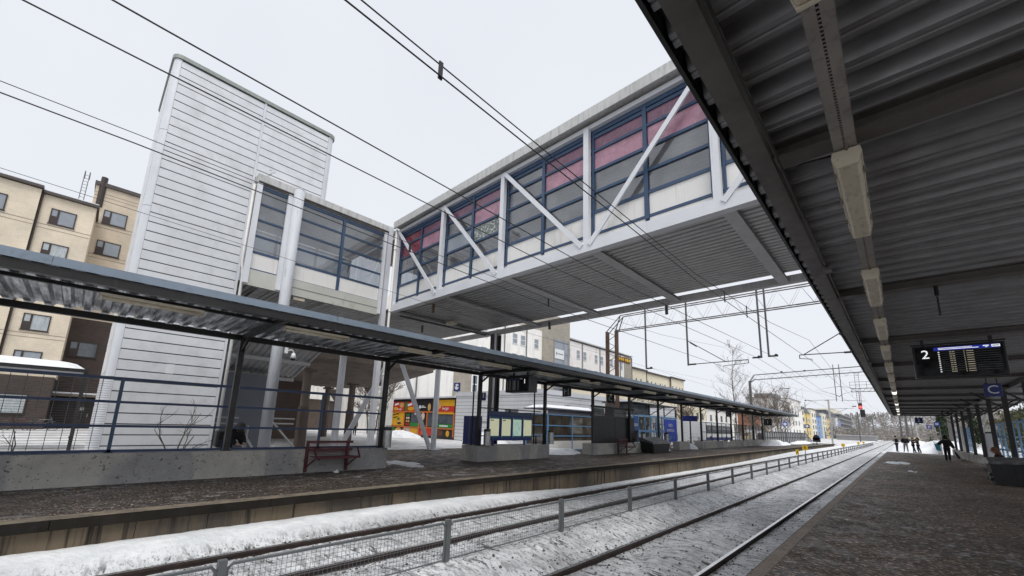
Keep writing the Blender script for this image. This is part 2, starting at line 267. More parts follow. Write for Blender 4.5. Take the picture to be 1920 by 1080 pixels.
# ------------------------------------------------------------------ mesh collector
class MB:
    def __init__(s): s.v=[]; s.f=[]; s.mi=[]; s.cur=0
    def _add(s,vs,fs):
        o=len(s.v); s.v+=[tuple(v) for v in vs]; s.f+=[tuple(i+o for i in f) for f in fs]; s.mi+=[s.cur]*len(fs); return s
    def box(s,x0,x1,y0,y1,z0,z1):
        x0,x1=min(x0,x1),max(x0,x1); y0,y1=min(y0,y1),max(y0,y1); z0,z1=min(z0,z1),max(z0,z1)
        return s._add([(x0,y0,z0),(x1,y0,z0),(x1,y1,z0),(x0,y1,z0),(x0,y0,z1),(x1,y0,z1),(x1,y1,z1),(x0,y1,z1)],
            [(3,2,1,0),(4,5,6,7),(0,1,5,4),(1,2,6,5),(2,3,7,6),(3,0,4,7)])
    def bar(s,p,q,w,h,up=(0,0,1)):
        p,q,u=V(p),V(q),V(up); d=(q-p).normalized(); a=d.cross(u)
        if a.length<1e-4: a=d.cross(V((0,1,0)))
        a.normalize(); b=a.cross(d).normalized(); a*=w/2; b*=h/2
        vs=[p-a-b,p+a-b,p+a+b,p-a+b,q-a-b,q+a-b,q+a+b,q-a+b]
        return s._add(vs,[(0,1,2,3),(7,6,5,4),(4,5,1,0),(5,6,2,1),(6,7,3,2),(7,4,0,3)])
    def tube(s,pts,r,n=6,r2=None,cap=True):
        pts=[V(p) for p in pts]; k=len(pts); rs=[r+(r2-r)*i/(k-1) for i in range(k)] if r2 is not None else ([r]*k if not isinstance(r,(list,tuple)) else r)
        ref=None; vs=[]
        for i,p in enumerate(pts):
            d=(pts[min(i+1,k-1)]-pts[max(i-1,0)]).normalized()
            if ref is None or abs(ref.dot(d))>.95: ref=V((0,0,1)) if abs(d.z)<.9 else V((1,0,0))
            a=d.cross(ref).normalized(); b=a.cross(d).normalized()
            for j in range(n):
                t=2*math.pi*j/n; vs.append(p+a*math.cos(t)*rs[i]+b*math.sin(t)*rs[i])
        fs=[]
        for i in range(k-1):
            for j in range(n):
                fs.append((i*n+j,i*n+(j+1)%n,(i+1)*n+(j+1)%n,(i+1)*n+j))
        if cap: fs.append(tuple(range(n-1,-1,-1))); fs.append(tuple((k-1)*n+j for j in range(n)))
        return s._add(vs,fs)
    def poly(s,pts): return s._add(pts,[tuple(range(len(pts)))])
    def prism(s,pts,axis,a,b):
        """2-D outline extruded along an axis: x -> (y,z) outline, y -> (x,z), z -> (x,y)"""
        def P(u,w,t): return (t,u,w) if axis=='x' else (u,t,w) if axis=='y' else (u,w,t)
        n=len(pts); vs=[P(u,w,a) for u,w in pts]+[P(u,w,b) for u,w in pts]
        fs=[tuple(range(n)),tuple(range(2*n-1,n-1,-1))]+[(i,i+n,(i+1)%n+n,(i+1)%n) for i in range(n)]
        return s._add(vs,fs)
    def sphere(s,c,rx,ry=None,rz=None,n=8,m=6):
        ry=ry or rx; rz=rz or rx; vs=[]; fs=[]
        for i in range(m+1):
            t=math.pi*i/m
            for j in range(n):
                p=2*math.pi*j/n; vs.append((c[0]+rx*math.sin(t)*math.cos(p),c[1]+ry*math.sin(t)*math.sin(p),c[2]+rz*math.cos(t)))
        for i in range(m):
            for j in range(n): fs.append((i*n+j,i*n+(j+1)%n,(i+1)*n+(j+1)%n,(i+1)*n+j))
        return s._add(vs,fs)
    def obj(s,name,mat,parent=None,smooth=False,bevel=0.,bseg=1):
        me=bpy.data.meshes.new(name)
        off=V((0,0,0)); q=parent
        while q is not None: off+=V(q.location); q=q.parent
        me.from_pydata([(v[0]-off.x,v[1]-off.y,v[2]-off.z) for v in s.v],[],s.f); 
        mats=mat if isinstance(mat,(list,tuple)) else [mat]
        for m in mats: me.materials.append(M[m] if isinstance(m,str) else m)
        if len(mats)>1: me.polygons.foreach_set('material_index',s.mi)
        if smooth: me.polygons.foreach_set('use_smooth',[True]*len(me.polygons))
        me.update()
        o=bpy.data.objects.new(name,me); C.objects.link(o)
        if parent is not None: o.parent=parent
        if bevel:
            b=o.modifiers.new('bevel','BEVEL'); b.width=bevel; b.segments=bseg; b.limit_method='ANGLE'; b.angle_limit=R(40)
        return o
def tag(o,label,cat,group=None):
    o['label']=label; o['category']=cat
    if group: o['group']=group
    return o
def thing(name,label,cat,loc=(0,0,0),group=None):
    o=bpy.data.objects.new(name,None); o.empty_display_size=.2; C.objects.link(o); o.location=loc
    return tag(o,label,cat,group)
def struct(o): o['kind']='structure'; return o
def copy_tree(o,loc=None,label=None,parent=None):
    c=o.copy(); C.objects.link(c)
    if parent is not None: c.parent=parent
    if loc is not None: c.location=loc
    if label: c['label']=label
    for ch in list(o.children): copy_tree(ch,parent=c)
    return c
def text(name,body,size,mat,loc,rot,parent,extrude=.004,align='CENTER'):
    cu=bpy.data.curves.new(name,'FONT'); cu.body=body; cu.size=size; cu.extrude=extrude; cu.align_x=align; cu.align_y='CENTER'; cu.resolution_u=3
    tmp=bpy.data.objects.new(name+'_outline',cu); me=bpy.data.meshes.new_from_object(tmp); bpy.data.objects.remove(tmp); bpy.data.curves.remove(cu)
    me.materials.clear(); me.materials.append(M[mat]); o=bpy.data.objects.new(name,me); C.objects.link(o)
    off=V((0,0,0)); q=parent
    while q is not None: off+=V(q.location); q=q.parent
    o.parent=parent; o.location=V(loc)-off; o.rotation_euler=rot; return o
FX=(R(90),0,R(90))     # lettering on a face that looks along +X
FY=(R(90),0,0)         # lettering on a face that looks along -Y
ORD=['first','second','third','fourth','fifth','sixth','seventh','eighth','ninth','tenth','eleventh','twelfth','thirteenth','fourteenth','fifteenth','sixteenth','seventeenth','eighteenth']
M['pane_brown']=glass('brownish_glass',(.42,.38,.32),.4,.05,.4,(.22,.19,.15))
M['mesh_pale']=pm('pale_grey_panel',(.30,.31,.32),.08,1.5,.6,0,dirt=(.2,.2,.2),da=.55,db=.8)
M['yel_brick_b']=bricks('tan_brick',(.65,.55,.42),(.71,.61,.48),(.49,.43,.35),'x')
M['yellow_pale']=pm('pale_yellow_paint',(.62,.58,.36),.06,2,.4)

def glow_poster(nm,base,k):
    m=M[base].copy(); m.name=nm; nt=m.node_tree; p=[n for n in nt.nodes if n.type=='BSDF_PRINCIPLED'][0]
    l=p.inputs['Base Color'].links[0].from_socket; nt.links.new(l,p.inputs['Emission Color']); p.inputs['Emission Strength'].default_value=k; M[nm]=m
glow_poster('poster_glow','poster',.30); glow_poster('poster_green_glow','poster_green',.30)  # added glow in the posters' own colours, lifting them under the canopy
M['ballast']=pm('dark_ballast_stone',(.075,.07,.066),.4,9,.9)
# ================================================================== GROUND, TRACKS, PLATFORMS
def sm(a,b,x):
    t=max(0,min(1,(x-a)/(b-a))); return t*t*(3-2*t)
def gz(x,y):
    """height of the land: level behind platform one, a cutting for the tracks, a bank behind platform two"""
    h=.05-.45*sm(97,112,y)
    if x>6: h=-.25+2.6*sm(9,19,x)+1.5*sm(19,60,x)
    if -9.6<x<-1.4: h=-1.05
    if -1.4<=x<=6: h=-.30 if y<70 else -.25
    n=noise.noise(V((x*.35,y*.35,3)))*.06 if (x<-14 or y>70) else 0
    return h+n
xs=[-3000,-1200,-500,-250,-150,-100,-80]+[-70+i*1.5 for i in range(38)]+[-14.2,-13.6,-12,-10,-9.61,-9.59,-7.6,-5.5,-3.5,-1.41,-1.39,0,2,3.5,4.5,5.9,6.1,8,9,10,11,12,13,14,15,16,17,18,19,20,24,30,40,60,100,200,500,1200,3000]
ys=[-400,-150,-60]+[-30+i*2 for i in range(66)]+[104,108,112,116,120,130,140,160,180,210,250,300,400,550,800,1200,2000,4000]
def gridmesh(name,xs,ys,fz,mat,smooth=True):
    v=[(x,y,fz(x,y)) for y in ys for x in xs]; k=len(xs)
    f=[(j*k+i,j*k+i+1,(j+1)*k+i+1,(j+1)*k+i) for j in range(len(ys)-1) for i in range(k-1)]
    b=MB(); b._add(v,f); return b.obj(name,mat,smooth=smooth)
struct(gridmesh('ground',xs,ys,gz,'ground'))
def snowz(x,y):
    pts=[(-9.6,-.36),(-9.3,-.37),(-8.95,-.45),(-8.66,-.60),(-8.44,-.67),(-8.2,-.655),(-7.64,-.62),(-7.1,-.655),(-6.84,-.67),(-6.55,-.62),(-6.1,-.50),(-5.6,-.41),(-5.1,-.45),(-4.6,-.58),(-4.3,-.665),(-4.0,-.65),(-3.45,-.61),(-2.9,-.65),(-2.65,-.665),(-2.35,-.63),(-1.9,-.60),(-1.4,-.58)]
    z=pts[-1][1]
    for (a,za),(b,zb) in zip(pts,pts[1:]):
        if a<=x<=b: z=za+(zb-za)*(x-a)/(b-a); break
    if x<-8.66: z-= .30*sm(6,16,y)*(1-sm(30,60,y))*min(1,(-8.66-x)/.5)
    near=min(1,min(abs(x-r) for r in (-8.44,-6.84,-4.26,-2.65))/.25)
    p=V((x,y,0))
    n=noise.fractal(V((x*1.1,y*.8,0)),.9,2.1,4)*.04+noise.fractal(V((x*3.2,y*5.5,7)),.8,2.2,3)*.028
    if x<-8.7: n*=.35
    rough=1-.6*sm(60,120,y)
    return z+n*(.35+.65*near)*rough
sx=[-9.6+i*.075 for i in range(109)]+[-1.42]
sy=[-4+i*.075 for i in range(300)]+[18.5+i*.2 for i in range(110)]+[40.5+i*.8 for i in range(75)]+[100.5+i*4 for i in range(40)]+[262+i*40 for i in range(60)]
o=gridmesh('snow',sx,sy,snowz,'track_snow'); o['kind']='stuff'; tag(o,'trampled grey and white snow lying between the rails','snow')
# rails
def railway(x0,label):
    t=thing('railway_track',label,'railway track',(x0,0,-.72))
    for dx in (-.80,.80):
        b=MB(); x=x0+dx; a,e=-6,1400
        b.box(x-.075,x+.075,a,e,-.722,-.70); b.box(x-.010,x+.010,a,e,-.70,-.595); b.cur=1; b.cur=0
        b.prism([(x-.036,-.595),(x+.036,-.595),(x+.036,-.556),(x-.036,-.556)],'y',a,e)
        b.cur=1; b.box(x-.030,x+.030,a,e,-.5558,-.5500)
        b.obj('rail',['rail_side','rail_top'],t)
    return t
railway(-7.64,'railway track along the stained platform wall, with rustier rails')
railway(-3.455,'railway track beside the brown edge stone, with two shiny rails')
# platform two: slab, edge stone, dark lip
b=MB(); b.box(-1.42,6,-12,67,-.9,0)
o=b.obj('pavement','asphalt'); struct(o)
b=MB()
random.seed(3); y=-12
while y<67:
    l=1.0; b.box(-1.59,-1.424,y+.004,y+l-.004,-.16,.006+random.uniform(-.003,.003)); y+=l
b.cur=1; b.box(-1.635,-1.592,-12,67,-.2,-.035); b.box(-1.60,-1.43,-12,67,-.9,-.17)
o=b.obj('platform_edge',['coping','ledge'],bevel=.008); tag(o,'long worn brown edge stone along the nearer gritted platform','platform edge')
# platform one
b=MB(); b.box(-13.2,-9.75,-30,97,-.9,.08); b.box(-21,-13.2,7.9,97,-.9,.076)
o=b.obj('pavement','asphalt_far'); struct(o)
t=thing('platform_wall','stained brown concrete wall and dark ledge holding up the farther platform','retaining wall',(-9.5,0,-.9))
b=MB(); y=-30.; random.seed(5)
while y<97:
    l=random.choice([1.0,1.0,1.5,2.0]); b.box(-9.9,-9.56-random.uniform(0,.012),y+.006,y+l-.006,-.95,-.075); y+=l
b.box(-10.2,-9.91,-30,97,-.95,-.08)
b.obj('wall_panel','wall_stain',t)
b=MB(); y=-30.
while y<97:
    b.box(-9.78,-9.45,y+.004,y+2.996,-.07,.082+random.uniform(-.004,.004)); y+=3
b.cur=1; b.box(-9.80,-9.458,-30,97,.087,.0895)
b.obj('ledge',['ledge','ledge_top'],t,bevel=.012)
# sand strip is thin and worn: flecks of grit on the platform ledge
b=MB(); random.seed(9)
for i in range(1500):
    x=random.uniform(-1.40,3.4); y=abs(random.gauss(0,7))+2.2; r=random.uniform(.004,.012)
    b._add([(x-r,y-r,.001),(x+r,y-r*.6,.001),(x+r*.7,y+r,.001),(x-r*.8,y+r*.8,.001),(x,y,r*.9)],[(0,1,4),(1,2,4),(2,3,4),(3,0,4)])
o=b.obj('gravel','coping'); o['kind']='stuff'; tag(o,'loose sanding grit scattered on the nearer platform','grit')
b=MB(); random.seed(19)
for i in range(3400):
    y=1.5+abs(random.gauss(0,11)); k=random.random()
    x=random.choice((-4.26,-2.65,-6.84,-8.44))+random.gauss(0,.17) if k<.6 else random.uniform(-6.4,-1.7)
    z=snowz(x,y); r=random.uniform(.010,.030)*(1.3 if random.random()<.1 else 1); h=r*random.uniform(.5,.9); q=[(x+r*math.cos(a+random.uniform(-.3,.3)),y+r*1.2*math.sin(a),z-.006) for a in (0,1.05,2.1,3.14,4.2,5.25)]
    b._add(q+[(x+random.uniform(-.3,.3)*r,y,z+h),(x-.4*r,y+.3*r,z+h*.8)],[(0,1,6),(1,2,6),(2,7,6),(2,3,7),(3,4,7),(4,6,7),(4,5,6),(5,0,6)])
o=b.obj('gravel','ballast'); o['kind']='stuff'; tag(o,'dark ballast stones poking through the snow along the rails','ballast')
# snow patches and heaps
def heap(name,label,cx,cy,z0,rx,ry,h,seed,mat='snow',cat='snow heap',n=28):
    v=[];f=[]
    for j in range(n+1):
        for i in range(n+1):
            u=-1+2*i/n; w=-1+2*j/n; d=math.sqrt(u*u+w*w)
            hh=max(0,1-d**1.8)
            e=noise.fractal(V((u*2.1+seed,w*2.1,seed*.7)),.8,2.1,4)
            z=z0-.06+h*hh*(1+.45*e)+ .05*e*hh+ .06*min(1,hh*3)
            v.append((cx+u*rx*(1+.12*e),cy+w*ry*(1+.12*e),z))
    for j in range(n):
        for i in range(n): a=j*(n+1)+i; f.append((a,a+1,a+n+2,a+n+1))
    b=MB(); b._add(v,f); return tag(b.obj(name,mat,smooth=True),label,cat)
heap('snow_heap','low snow drift at the foot of the blue framed glass shelter',-15.6,20.4,.05,1.5,2.1,.34,1.)
heap('snow_heap','clean snow mound beside the corner of the pale siding hut',-24.2,22.6,.05,2.2,1.7,1.0,2.)
heap('snow_heap','flat snow drift in front of the burger advert panels',-37.2,23.0,.05,3.4,1.2,.55,3.)
heap('snow_heap','snow bank on the platform behind the dark sloped grit bin',-14.6,32.2,.05,1.3,1.5,.55,4.)
heap('snow_heap','small snow mound between the two low concrete plinths',-14.6,38.6,.05,1.2,1.3,.5,5.)
heap('snow_heap','larger ploughed snow heap below the grey panel fence',-13.0,68,.05,1.2,8.5,.52,6.)
heap('snow_heap','long ploughed snow heap nearest the sloping end of the grey panel fence',-12.8,86,.05,1.1,9.0,.48,7.)
heap('snow_heap','big white snow bank at the far end of the nearer platform',3.2,76.,-.3,5.6,3.4,1.55,8.)
heap('snow_patch','icy snow patch on the gritted platform ahead of the standing people',-.55,39.5,-.012,.85,2.9,.035,9.,cat='snow patch')
heap('snow_patch','tiny icy fleck of snow on the gritted platform nearer the camera',.15,30.5,-.012,.28,.7,.025,10.,cat='snow patch')
heap('snow_patch','slushy snow patch at the end of the long concrete wall',-14.2,9.0,.045,1.6,.9,.06,11.,cat='snow patch')
heap('snow_lump','small white lump of snow on the platform below the red bench',-12.95,5.85,.07,.16,.1,.05,12.,cat='snow lump',n=10)
# ================================================================== CANOPIES
def corr(b,x0,x1,y0,y1,z,pitch,depth,zslope=0.,flat=.36,groove=0.):
    """trapezoidal sheet whose ribs run along X"""
    y=y0; prof=[]
    w=(.5-flat/1.)*pitch if flat<.5 else .1*pitch
    s=pitch*.14; f=pitch*.5-s
    while y<y1:
        g=groove; lo=[(y,z),(y+f*.36,z),(y+f*.44,z+g),(y+f*.56,z+g),(y+f*.64,z),(y+f,z)] if g else [(y,z),(y+f,z)]
        hi=[(y+f+s,z+depth),(y+f+s+f*.36,z+depth),(y+f+s+f*.44,z+depth-g),(y+f+s+f*.56,z+depth-g),(y+f+s+f*.64,z+depth),(y+2*f+s,z+depth)] if g else [(y+f+s,z+depth),(y+2*f+s,z+depth)]
        prof+=lo+hi; y+=pitch
    prof.append((y,z))
    o=len(prof); vs=[(x0,p,q) for p,q in prof]+[(x1,p,q+zslope) for p,q in prof]
    b._add(vs,[(i,i+1,i+1+o,i+o) for i in range(o-1)]); return b
PY1=[3.02+4.68*i for i in range(-2,14)]
c1=thing('platform_canopy','long flat corrugated canopy with blue grey edge over the farther platform','canopy',(-13.7,0,.08))
b=MB(); corr(b,-13.98,-9.9,-10,65.2,4.03,.305,.085); b.obj('corrugated_roof','galv',c1)
b=MB(); b.box(-14.05,-9.83,-10,65.25,4.135,4.150); b.obj('roof_skin','steel_black',c1)
b=MB(); y=-10.
while y<65:
    b.box(-9.815,-9.79,y+.003,min(65.26,y+4.677),4.035,4.185); b.box(-9.95,-9.816,y+.003,min(65.26,y+4.677),4.155,4.185); y+=4.68
b.obj('edge_flashing','fascia',c1)
b=MB(); b.box(-9.90,-9.825,-10,65.2,3.87,4.028); b.box(-9.95,-9.80,-10,65.2,3.862,3.872); b.obj('front_beam','steel_black',c1)
b=MB(); b.box(-13.76,-13.64,-10,65.2,3.85,4.0); b.obj('rear_beam','steel_black',c1)
b=MB(); b.box(-10.96,-10.88,-10,65.2,3.95,4.02); b.obj('lamp_channel','steel_black',c1)
for y in PY1:
    b=MB(); b.box(-13.63,-9.95,y-.055,y+.055,3.88,4.018); b.bar((-13.62,y,3.55),(-13.0,y,3.9),.06,.06); b.obj('cross_beam','steel_black',c1)
    b=MB(); z0=.745 if y<8 or 12<y<31.5 or y>34.9 else .08
    if 12<y<17.2 or y<8: z0=.745
    b.box(-13.77,-13.63,y-.07,y+.07,z0,3.848); b.box(-13.80,-13.60,y-.11,y+.11,z0,z0+.015); b.obj('post','steel_post',c1)
# fluorescent battens under canopy one
def batten(label,x,y,z,l,group):
    t=thing('fluorescent_light',label,'light fitting',(x,y,z),group)
    b=MB(); b.prism([(x-.075,z),(x+.075,z),(x+.055,z-.05),(x-.055,z-.05)],'y',y-l/2,y+l/2); b.obj('lamp_body','lamp_body',t)
    b=MB(); b.tube([(x,y-l/2+.03,z-.085),(x,y+l/2-.03,z-.085)],.045,8); b.obj('diffuser','lamp_diff',t,smooth=True)
    for s in (-1,1):
        b=MB(); b.box(x-.06,x+.06,y+s*(l/2+.012)-.012,y+s*(l/2+.012)+.012,z-.13,z); b.obj('end_cap','lamp_body',t)
        b=MB(); b.box(x-.015,x+.015,y+s*l*.35-.01,y+s*l*.35+.01,z,z+.06); b.obj('hanger','lamp_body',t)
    return t
for i in range(17):
    y=.78+3.27*i
    batten(f'pale fluorescent light, {ORD[i]} of the row under the farther platform canopy counting from the tower',-10.92,y,3.95,1.6,'fluorescent lights under the farther canopy')
# ---------------- canopy two, overhead
c2=thing('platform_canopy','dark corrugated canopy overhead with heavy edge beam along the nearer platform','canopy',(3.85,0,0))
b=MB(); corr(b,-.86,6.1,-3.4,65.2,4.30,.335,.115,groove=.016); b.obj('corrugated_roof','deck2',c2)
b=MB(); b.box(-.90,6.2,-3.5,65.3,4.42,4.44); b.obj('roof_skin','steel_dark',c2)
b=MB(); b.box(-.905,-.875,-3.5,65.3,4.27,4.47)
y=-3.2
while y<65: b.tube([(-.872,y,4.29),(-.84,y,4.36),(-.80,y,4.40)],.006,4); y+=.335
b.obj('edge_gutter','steel_post',c2)
b=MB(); b.box(-.76,-.60,-3.5,65.2,4.13,4.295); b.obj('edge_beam','steel_dark',c2)
b=MB(); b.box(3.77,3.93,-3.5,65.2,4.13,4.295); b.obj('rear_beam','steel_dark',c2)
BY2=[-1.05+5.07*i for i in range(14)]
for y in BY2[0:]:
    b=MB(); b.box(-.598,3.768,y-.11,y+.11,4.15,4.17); b.box(-.598,3.768,y-.018,y+.018,4.17,4.28); b.box(-.598,3.768,y-.11,y+.11,4.28,4.297)
    b.box(3.932,6.0,y-.06,y+.06,4.16,4.29); b.obj('cross_beam','steel_dark',c2)
# hanging cable channel: two lips with a slot between them
b=MB()
for s in (-1,1):
    b.box(-.105+s*.008,-.105+s*.072,-3,65,4.085,4.093); b.box(-.105+s*.069,-.105+s*.075,-3,65,4.093,4.148)
b.cur=1; b.box(-.117,-.093,-3,65,4.10,4.14)
y=-2.9
b.cur=0
while y<22: b.box(-.119,-.091,y,y+.014,4.086,4.092); y+=.034
b.obj('cable_channel',['chan','gap'],c2)
for i,y in enumerate([26.45+5.15*k for k in range(8)]):
    b=MB(); b.box(3.76,3.94,y-.07,y-.055,.62,4.128); b.box(3.76,3.94,y+.055,y+.07,.62,4.128); b.box(3.84,3.86,y-.055,y+.055,.62,4.128); b.obj('post','steel_post',c2)
    b=MB(); b.bar((3.85,y,3.3),(2.75,y,4.14),.07,.07); b.bar((3.85,y,3.3),(4.95,y,4.14),.07,.07); b.obj('brace','steel_post',c2)
def box_lamp(label,y,lit=False):
    x=-.105; l=1.66
    t=thing('canopy_light',label,'light fitting',(x,y,4.08),'box lights under the nearer canopy')
    b=MB(); b.prism([(x-.10,4.02),(x+.10,4.02),(x+.09,4.075),(x-.09,4.075)],'y',y,y+l)
    for yy in (y+.06,y+l-.06): b.box(x-.09,x+.09,yy-.05,yy+.05,4.075,4.084)
    b.obj('housing','lamp_body',t,bevel=.008)
    b=MB(); b.prism([(x-.092,4.018),(x+.092,4.018),(x+.068,3.925),(x-.068,3.925)],'y',y+.02,y+l-.02); b.obj('diffuser','lit' if lit else 'lamp_diff',t,bevel=.014,bseg=2)
    for yy in (y+.30,y+l*.5,y+l-.30):
        for s in (-1,1):
            b=MB(); b.box(x+s*.101-.007,x+s*.101+.007,yy-.03,yy+.03,3.985,4.05); b.obj('clip','chan',t)
    for s in (-1,1):
        b=MB(); b.prism([(x-.097,4.02),(x+.097,4.02),(x+.072,3.92),(x-.072,3.92)],'y',y+(0 if s<0 else l)-.012,y+(0 if s<0 else l)+.012); b.obj('end_cap','lamp_body',t)
    b=MB(); b.tube([(x+.01,y-.10,4.095),(x+.012,y-.05,4.09),(x+.005,y+.02,4.06)],.012,6); b.obj('cable','coping',t,smooth=True); return t
LY=[.60]+[4.02+3.36*i for i in range(17)]
for i,y in enumerate(LY):
    box_lamp(f'yellowed box light, {ORD[i]} along the channel under the nearer platform canopy',y,lit=(i in (8,11,13,14,16)))
b=MB(); b.tube([(-.55,-3,4.10),(-.55,4.0,4.095),(-.55,12,4.105),(-.55,30,4.10)],.012,6); b.tube([(-.55,4.1,4.10),(-.40,4.12,4.13),(-.20,4.12,4.11)],.009,5); b.obj('conduit','steel_black',c2,smooth=True)
for y in (7.1,17.3,27.2):
    b=MB(); b.box(-.595,-.50,y-.08,y+.08,4.05,4.128); b.obj('junction_box','steel_dark',c2)
b=MB(); b.tube([(.62,9.1,4.14),(.62,9.1,3.98)],.03,6)
for k in range(9): b.sphere((.62+.004*(k%2),9.1,3.95-k*.035),.016,.010,.02,6,4)
tag(b.obj('hanging_chain','black'),'short black chain hanging from the second roof beam','chain')
# ================================================================== FOOTBRIDGE
YN,YF=8.95,14.9
br=thing('footbridge','white steel truss footbridge with blue framed windows and pink panes over the tracks','footbridge',(-9,12,6.42))
XL,XR=-16.03,9.
b=MB(); b.box(XL,XR,YN-.25,YF+.25,10.42,10.62); b.box(XL,XR,YN-.28,YN-.20,10.34,10.66); b.box(XL-4.4,XL-.02,YN+.3,YF+.2,10.40,10.60); b.obj('roof','bridge_roof',br)
b=MB(); b.box(XL,XR,YN-.03,YN+.16,10.20,10.338); b.obj('eaves_strip','bridge_white',br)
for nm,y0,y1 in (('n',YN-.10,YN+.12),('f',YF-.12,YF+.10)):
    b=MB(); b.box(XL if nm=='n' else -20.4,XR,y0,y1,6.42,6.73 if nm=='n' else 6.655); b.obj('girder','bridge_white' if nm=='n' else 'soffit_beam',br)
# truss members stand proud of the glazing
def member(name,p,q,w=.13,h=.13):
    b=MB(); b.bar(p,q,w,h,(0,1,0)); b.obj(name,'bridge_white',br)
NX=[-15.92+3.375*i for i in range(8)]
for x in NX: member('vertical',(x,YN-.02,6.731),(x,YN-.02,10.25),.17,.14)
dg=[(NX[0],1,NX[1],0),(NX[1],1,NX[2],0),(NX[2],1,NX[3],0),(NX[3],0,NX[4],1),(NX[4],0,NX[5],1),(NX[5],0,NX[6],1)]
for xa,ta,xb,tb in dg:
    member('diagonal',(xa+.12,YN-.105,10.18 if ta else 6.60),(xb-.12,YN-.105,10.18 if tb else 6.60),.135,.05)
# window frames and glazing, near face
ROWS=[6.97,7.62,8.24,8.90,9.53,9.98]
MX=[NX[0]-.1]+[v for i in range(7) for v in ((NX[i]+NX[i+1])/2,NX[i+1])]
b=MB(); yw=YN+.14
for z,h in zip(ROWS,(.07,.09,.08,.08,.08,.10)): b.box(XL,XR,yw-.045,yw+.045,z-h/2,z+h/2)
for i in range(7):
    x=(NX[i]+NX[i+1])/2; b.box(x-.055,x+.055,yw-.065,yw-.046,6.90,10.15); b.box(x-.04,x+.04,yw-.044,yw+.044,6.9,10.15)
    for s in (NX[i],): b.box(s+.10,s+.16,yw-.06,yw+.05,6.9,10.15); b.box(s-.16,s-.10,yw-.06,yw+.05,6.9,10.15)
b.box(XL,XR,yw-.055,yw+.055,10.06,10.19)
b.obj('window_frame','blue',br)
PINK={(0,4):'red',(0,3):'red',(1,4):'mauve',(1,3):'pink',(2,4):'mauve',(3,4):'mauve',(3,3):'pink',(5,4):'mauve',(5,3):'pink',(6,4):'mauve',(6,3):'pink',(7,4):'mauve',(7,3):'pink',(3,2):'shatter',(2,2):'pane_grey'}
for k in range(14):
    xa,xb=MX[k]+.06,MX[k+1]-.06
    b=MB(); b.box(xa,xb,yw-.012,yw+.012,7.01,7.575); b.box(xa,xb,yw-.02,yw+.02,6.735,6.93); b.obj('parapet_panel','cream',br)
    for r in range(1,5):
        b=MB(); z0,z1=ROWS[r]+.045,ROWS[r+1]-.045
        b.poly([(xa,yw,z0),(xb,yw,z0),(xb,yw,z1),(xa,yw,z1)])
        mt=PINK.get((k,r),'pane'); o=b.obj('window_pane',mt,br)
        if mt in ('pink','red','mauve'): o['label']='pink filmed pane'
        elif mt=='shatter': o['label']='shattered pane'
# far face, seen through the near glass
b=MB(); yf=YF-.1
for z in ROWS: b.box(-20.2,XR,yf-.04,yf+.04,z-.04,z+.04)
x=-20.2
while x<XR: b.box(x-.05,x+.05,yf-.05,yf+.05,6.93,10.3); x+=1.69
b.obj('rear_window_frame','blue',br)
b=MB(); b.poly([(-20.2,yf,7.62),(XR,yf,7.62),(XR,yf,10.2),(-20.2,yf,10.2)]); b.obj('rear_glazing','pane',br)
b=MB(); b.box(-20.2,XR,yf-.012,yf+.012,6.93,7.60); b.obj('rear_parapet','cream',br)
# floor and ceiling
b=MB(); y=YN+.15; pr=[]
x=-20.2; 
y=YN+.16
while y<YF-.75: b.box(-20.2,XR,y,y+.125,6.56,6.66); y+=.215
b.box(-20.3,XR,YN+.125,YF-.62,6.661,6.72)
b.obj('ribbed_deck','soffit',br)
b=MB(); b.box(-20.2,XR,YN+.3,YF-.2,10.30,10.40)
for x in NX: b.box(x-.1,x+.1,YN+.3,YF-.2,10.12,10.298)
y=YN+.5
while y<YF-.3: b.box(-20.2,XR,y,y+.10,10.26,10.30); y+=.2
b.obj('ceiling','soffit',br)
for x in [-20.1,-16.0]+[NX[i]+.15 for i in range(1,8)]:
    b=MB(); b.box(x-.14,x+.14,YN+.121,YF-.121,6.44,6.46); b.box(x-.02,x+.02,YN+.121,YF-.121,6.46,6.54); b.box(x-.14,x+.14,YN+.121,YF-.121,6.54,6.555); b.obj('floor_beam','soffit_beam',br)
# back part of the bridge over the square: beyond the corner column
b=MB(); b.box(-20.4,XL-.02,YN+.16,YN+.30,6.43,6.72); b.obj('girder','soffit_beam',br)
# braced legs
for y,d in ((YF,-1),(YN,1)):
    b=MB(); b.tube([(-20.4,y,.11),(-20.4,y,6.43)],.165,14); b.box(-20.75,-20.05,y-.35,y+.35,.05,.11); b.obj('leg','bridge_white',br,smooth=False)
    b=MB(); b.bar((-20.4,y+d*.25,.15),(-20.4,y+d*3.3,6.43),.22,.14,(1,0,0)); b.obj('brace','bridge_white',br)
b=MB(); b.box(-15.62,-15.22,14.68,14.72,.08,6.43); b.box(-15.62,-15.22,15.08,15.12,.08,6.43); b.box(-15.44,-15.40,14.72,15.08,.08,6.43); b.obj('leg','steel_dark',br)
b=MB(); b.tube([(-15.15,14.6,.1),(-15.15,14.6,6.4)],.05,8); b.obj('drainpipe','white_trim',br)
# hooks and lamp under the deck
for i,(x,y) in enumerate(((-13.35,9.3),(-16.9,11.2),(-11.3,14.3),(-6.1,14.9))):
    b=MB(); b.box(x-.05,x+.05,y-.03,y+.03,6.05,6.42); b.obj('wire_bracket','gantry_rust' if i==0 else 'steel_dark',br)
b=MB(); b.prism([(-15.6,6.46),(-14.9,6.46),(-15.0,6.34),(-15.5,6.34)],'y',11.6,11.9); b.obj('deck_lamp','lamp_body',br)
b=MB(); b.tube([(-16.,9.4,6.36),(-15.7,14.4,6.36)],.05,7); b.obj('deck_pipe','steel_dark',br)
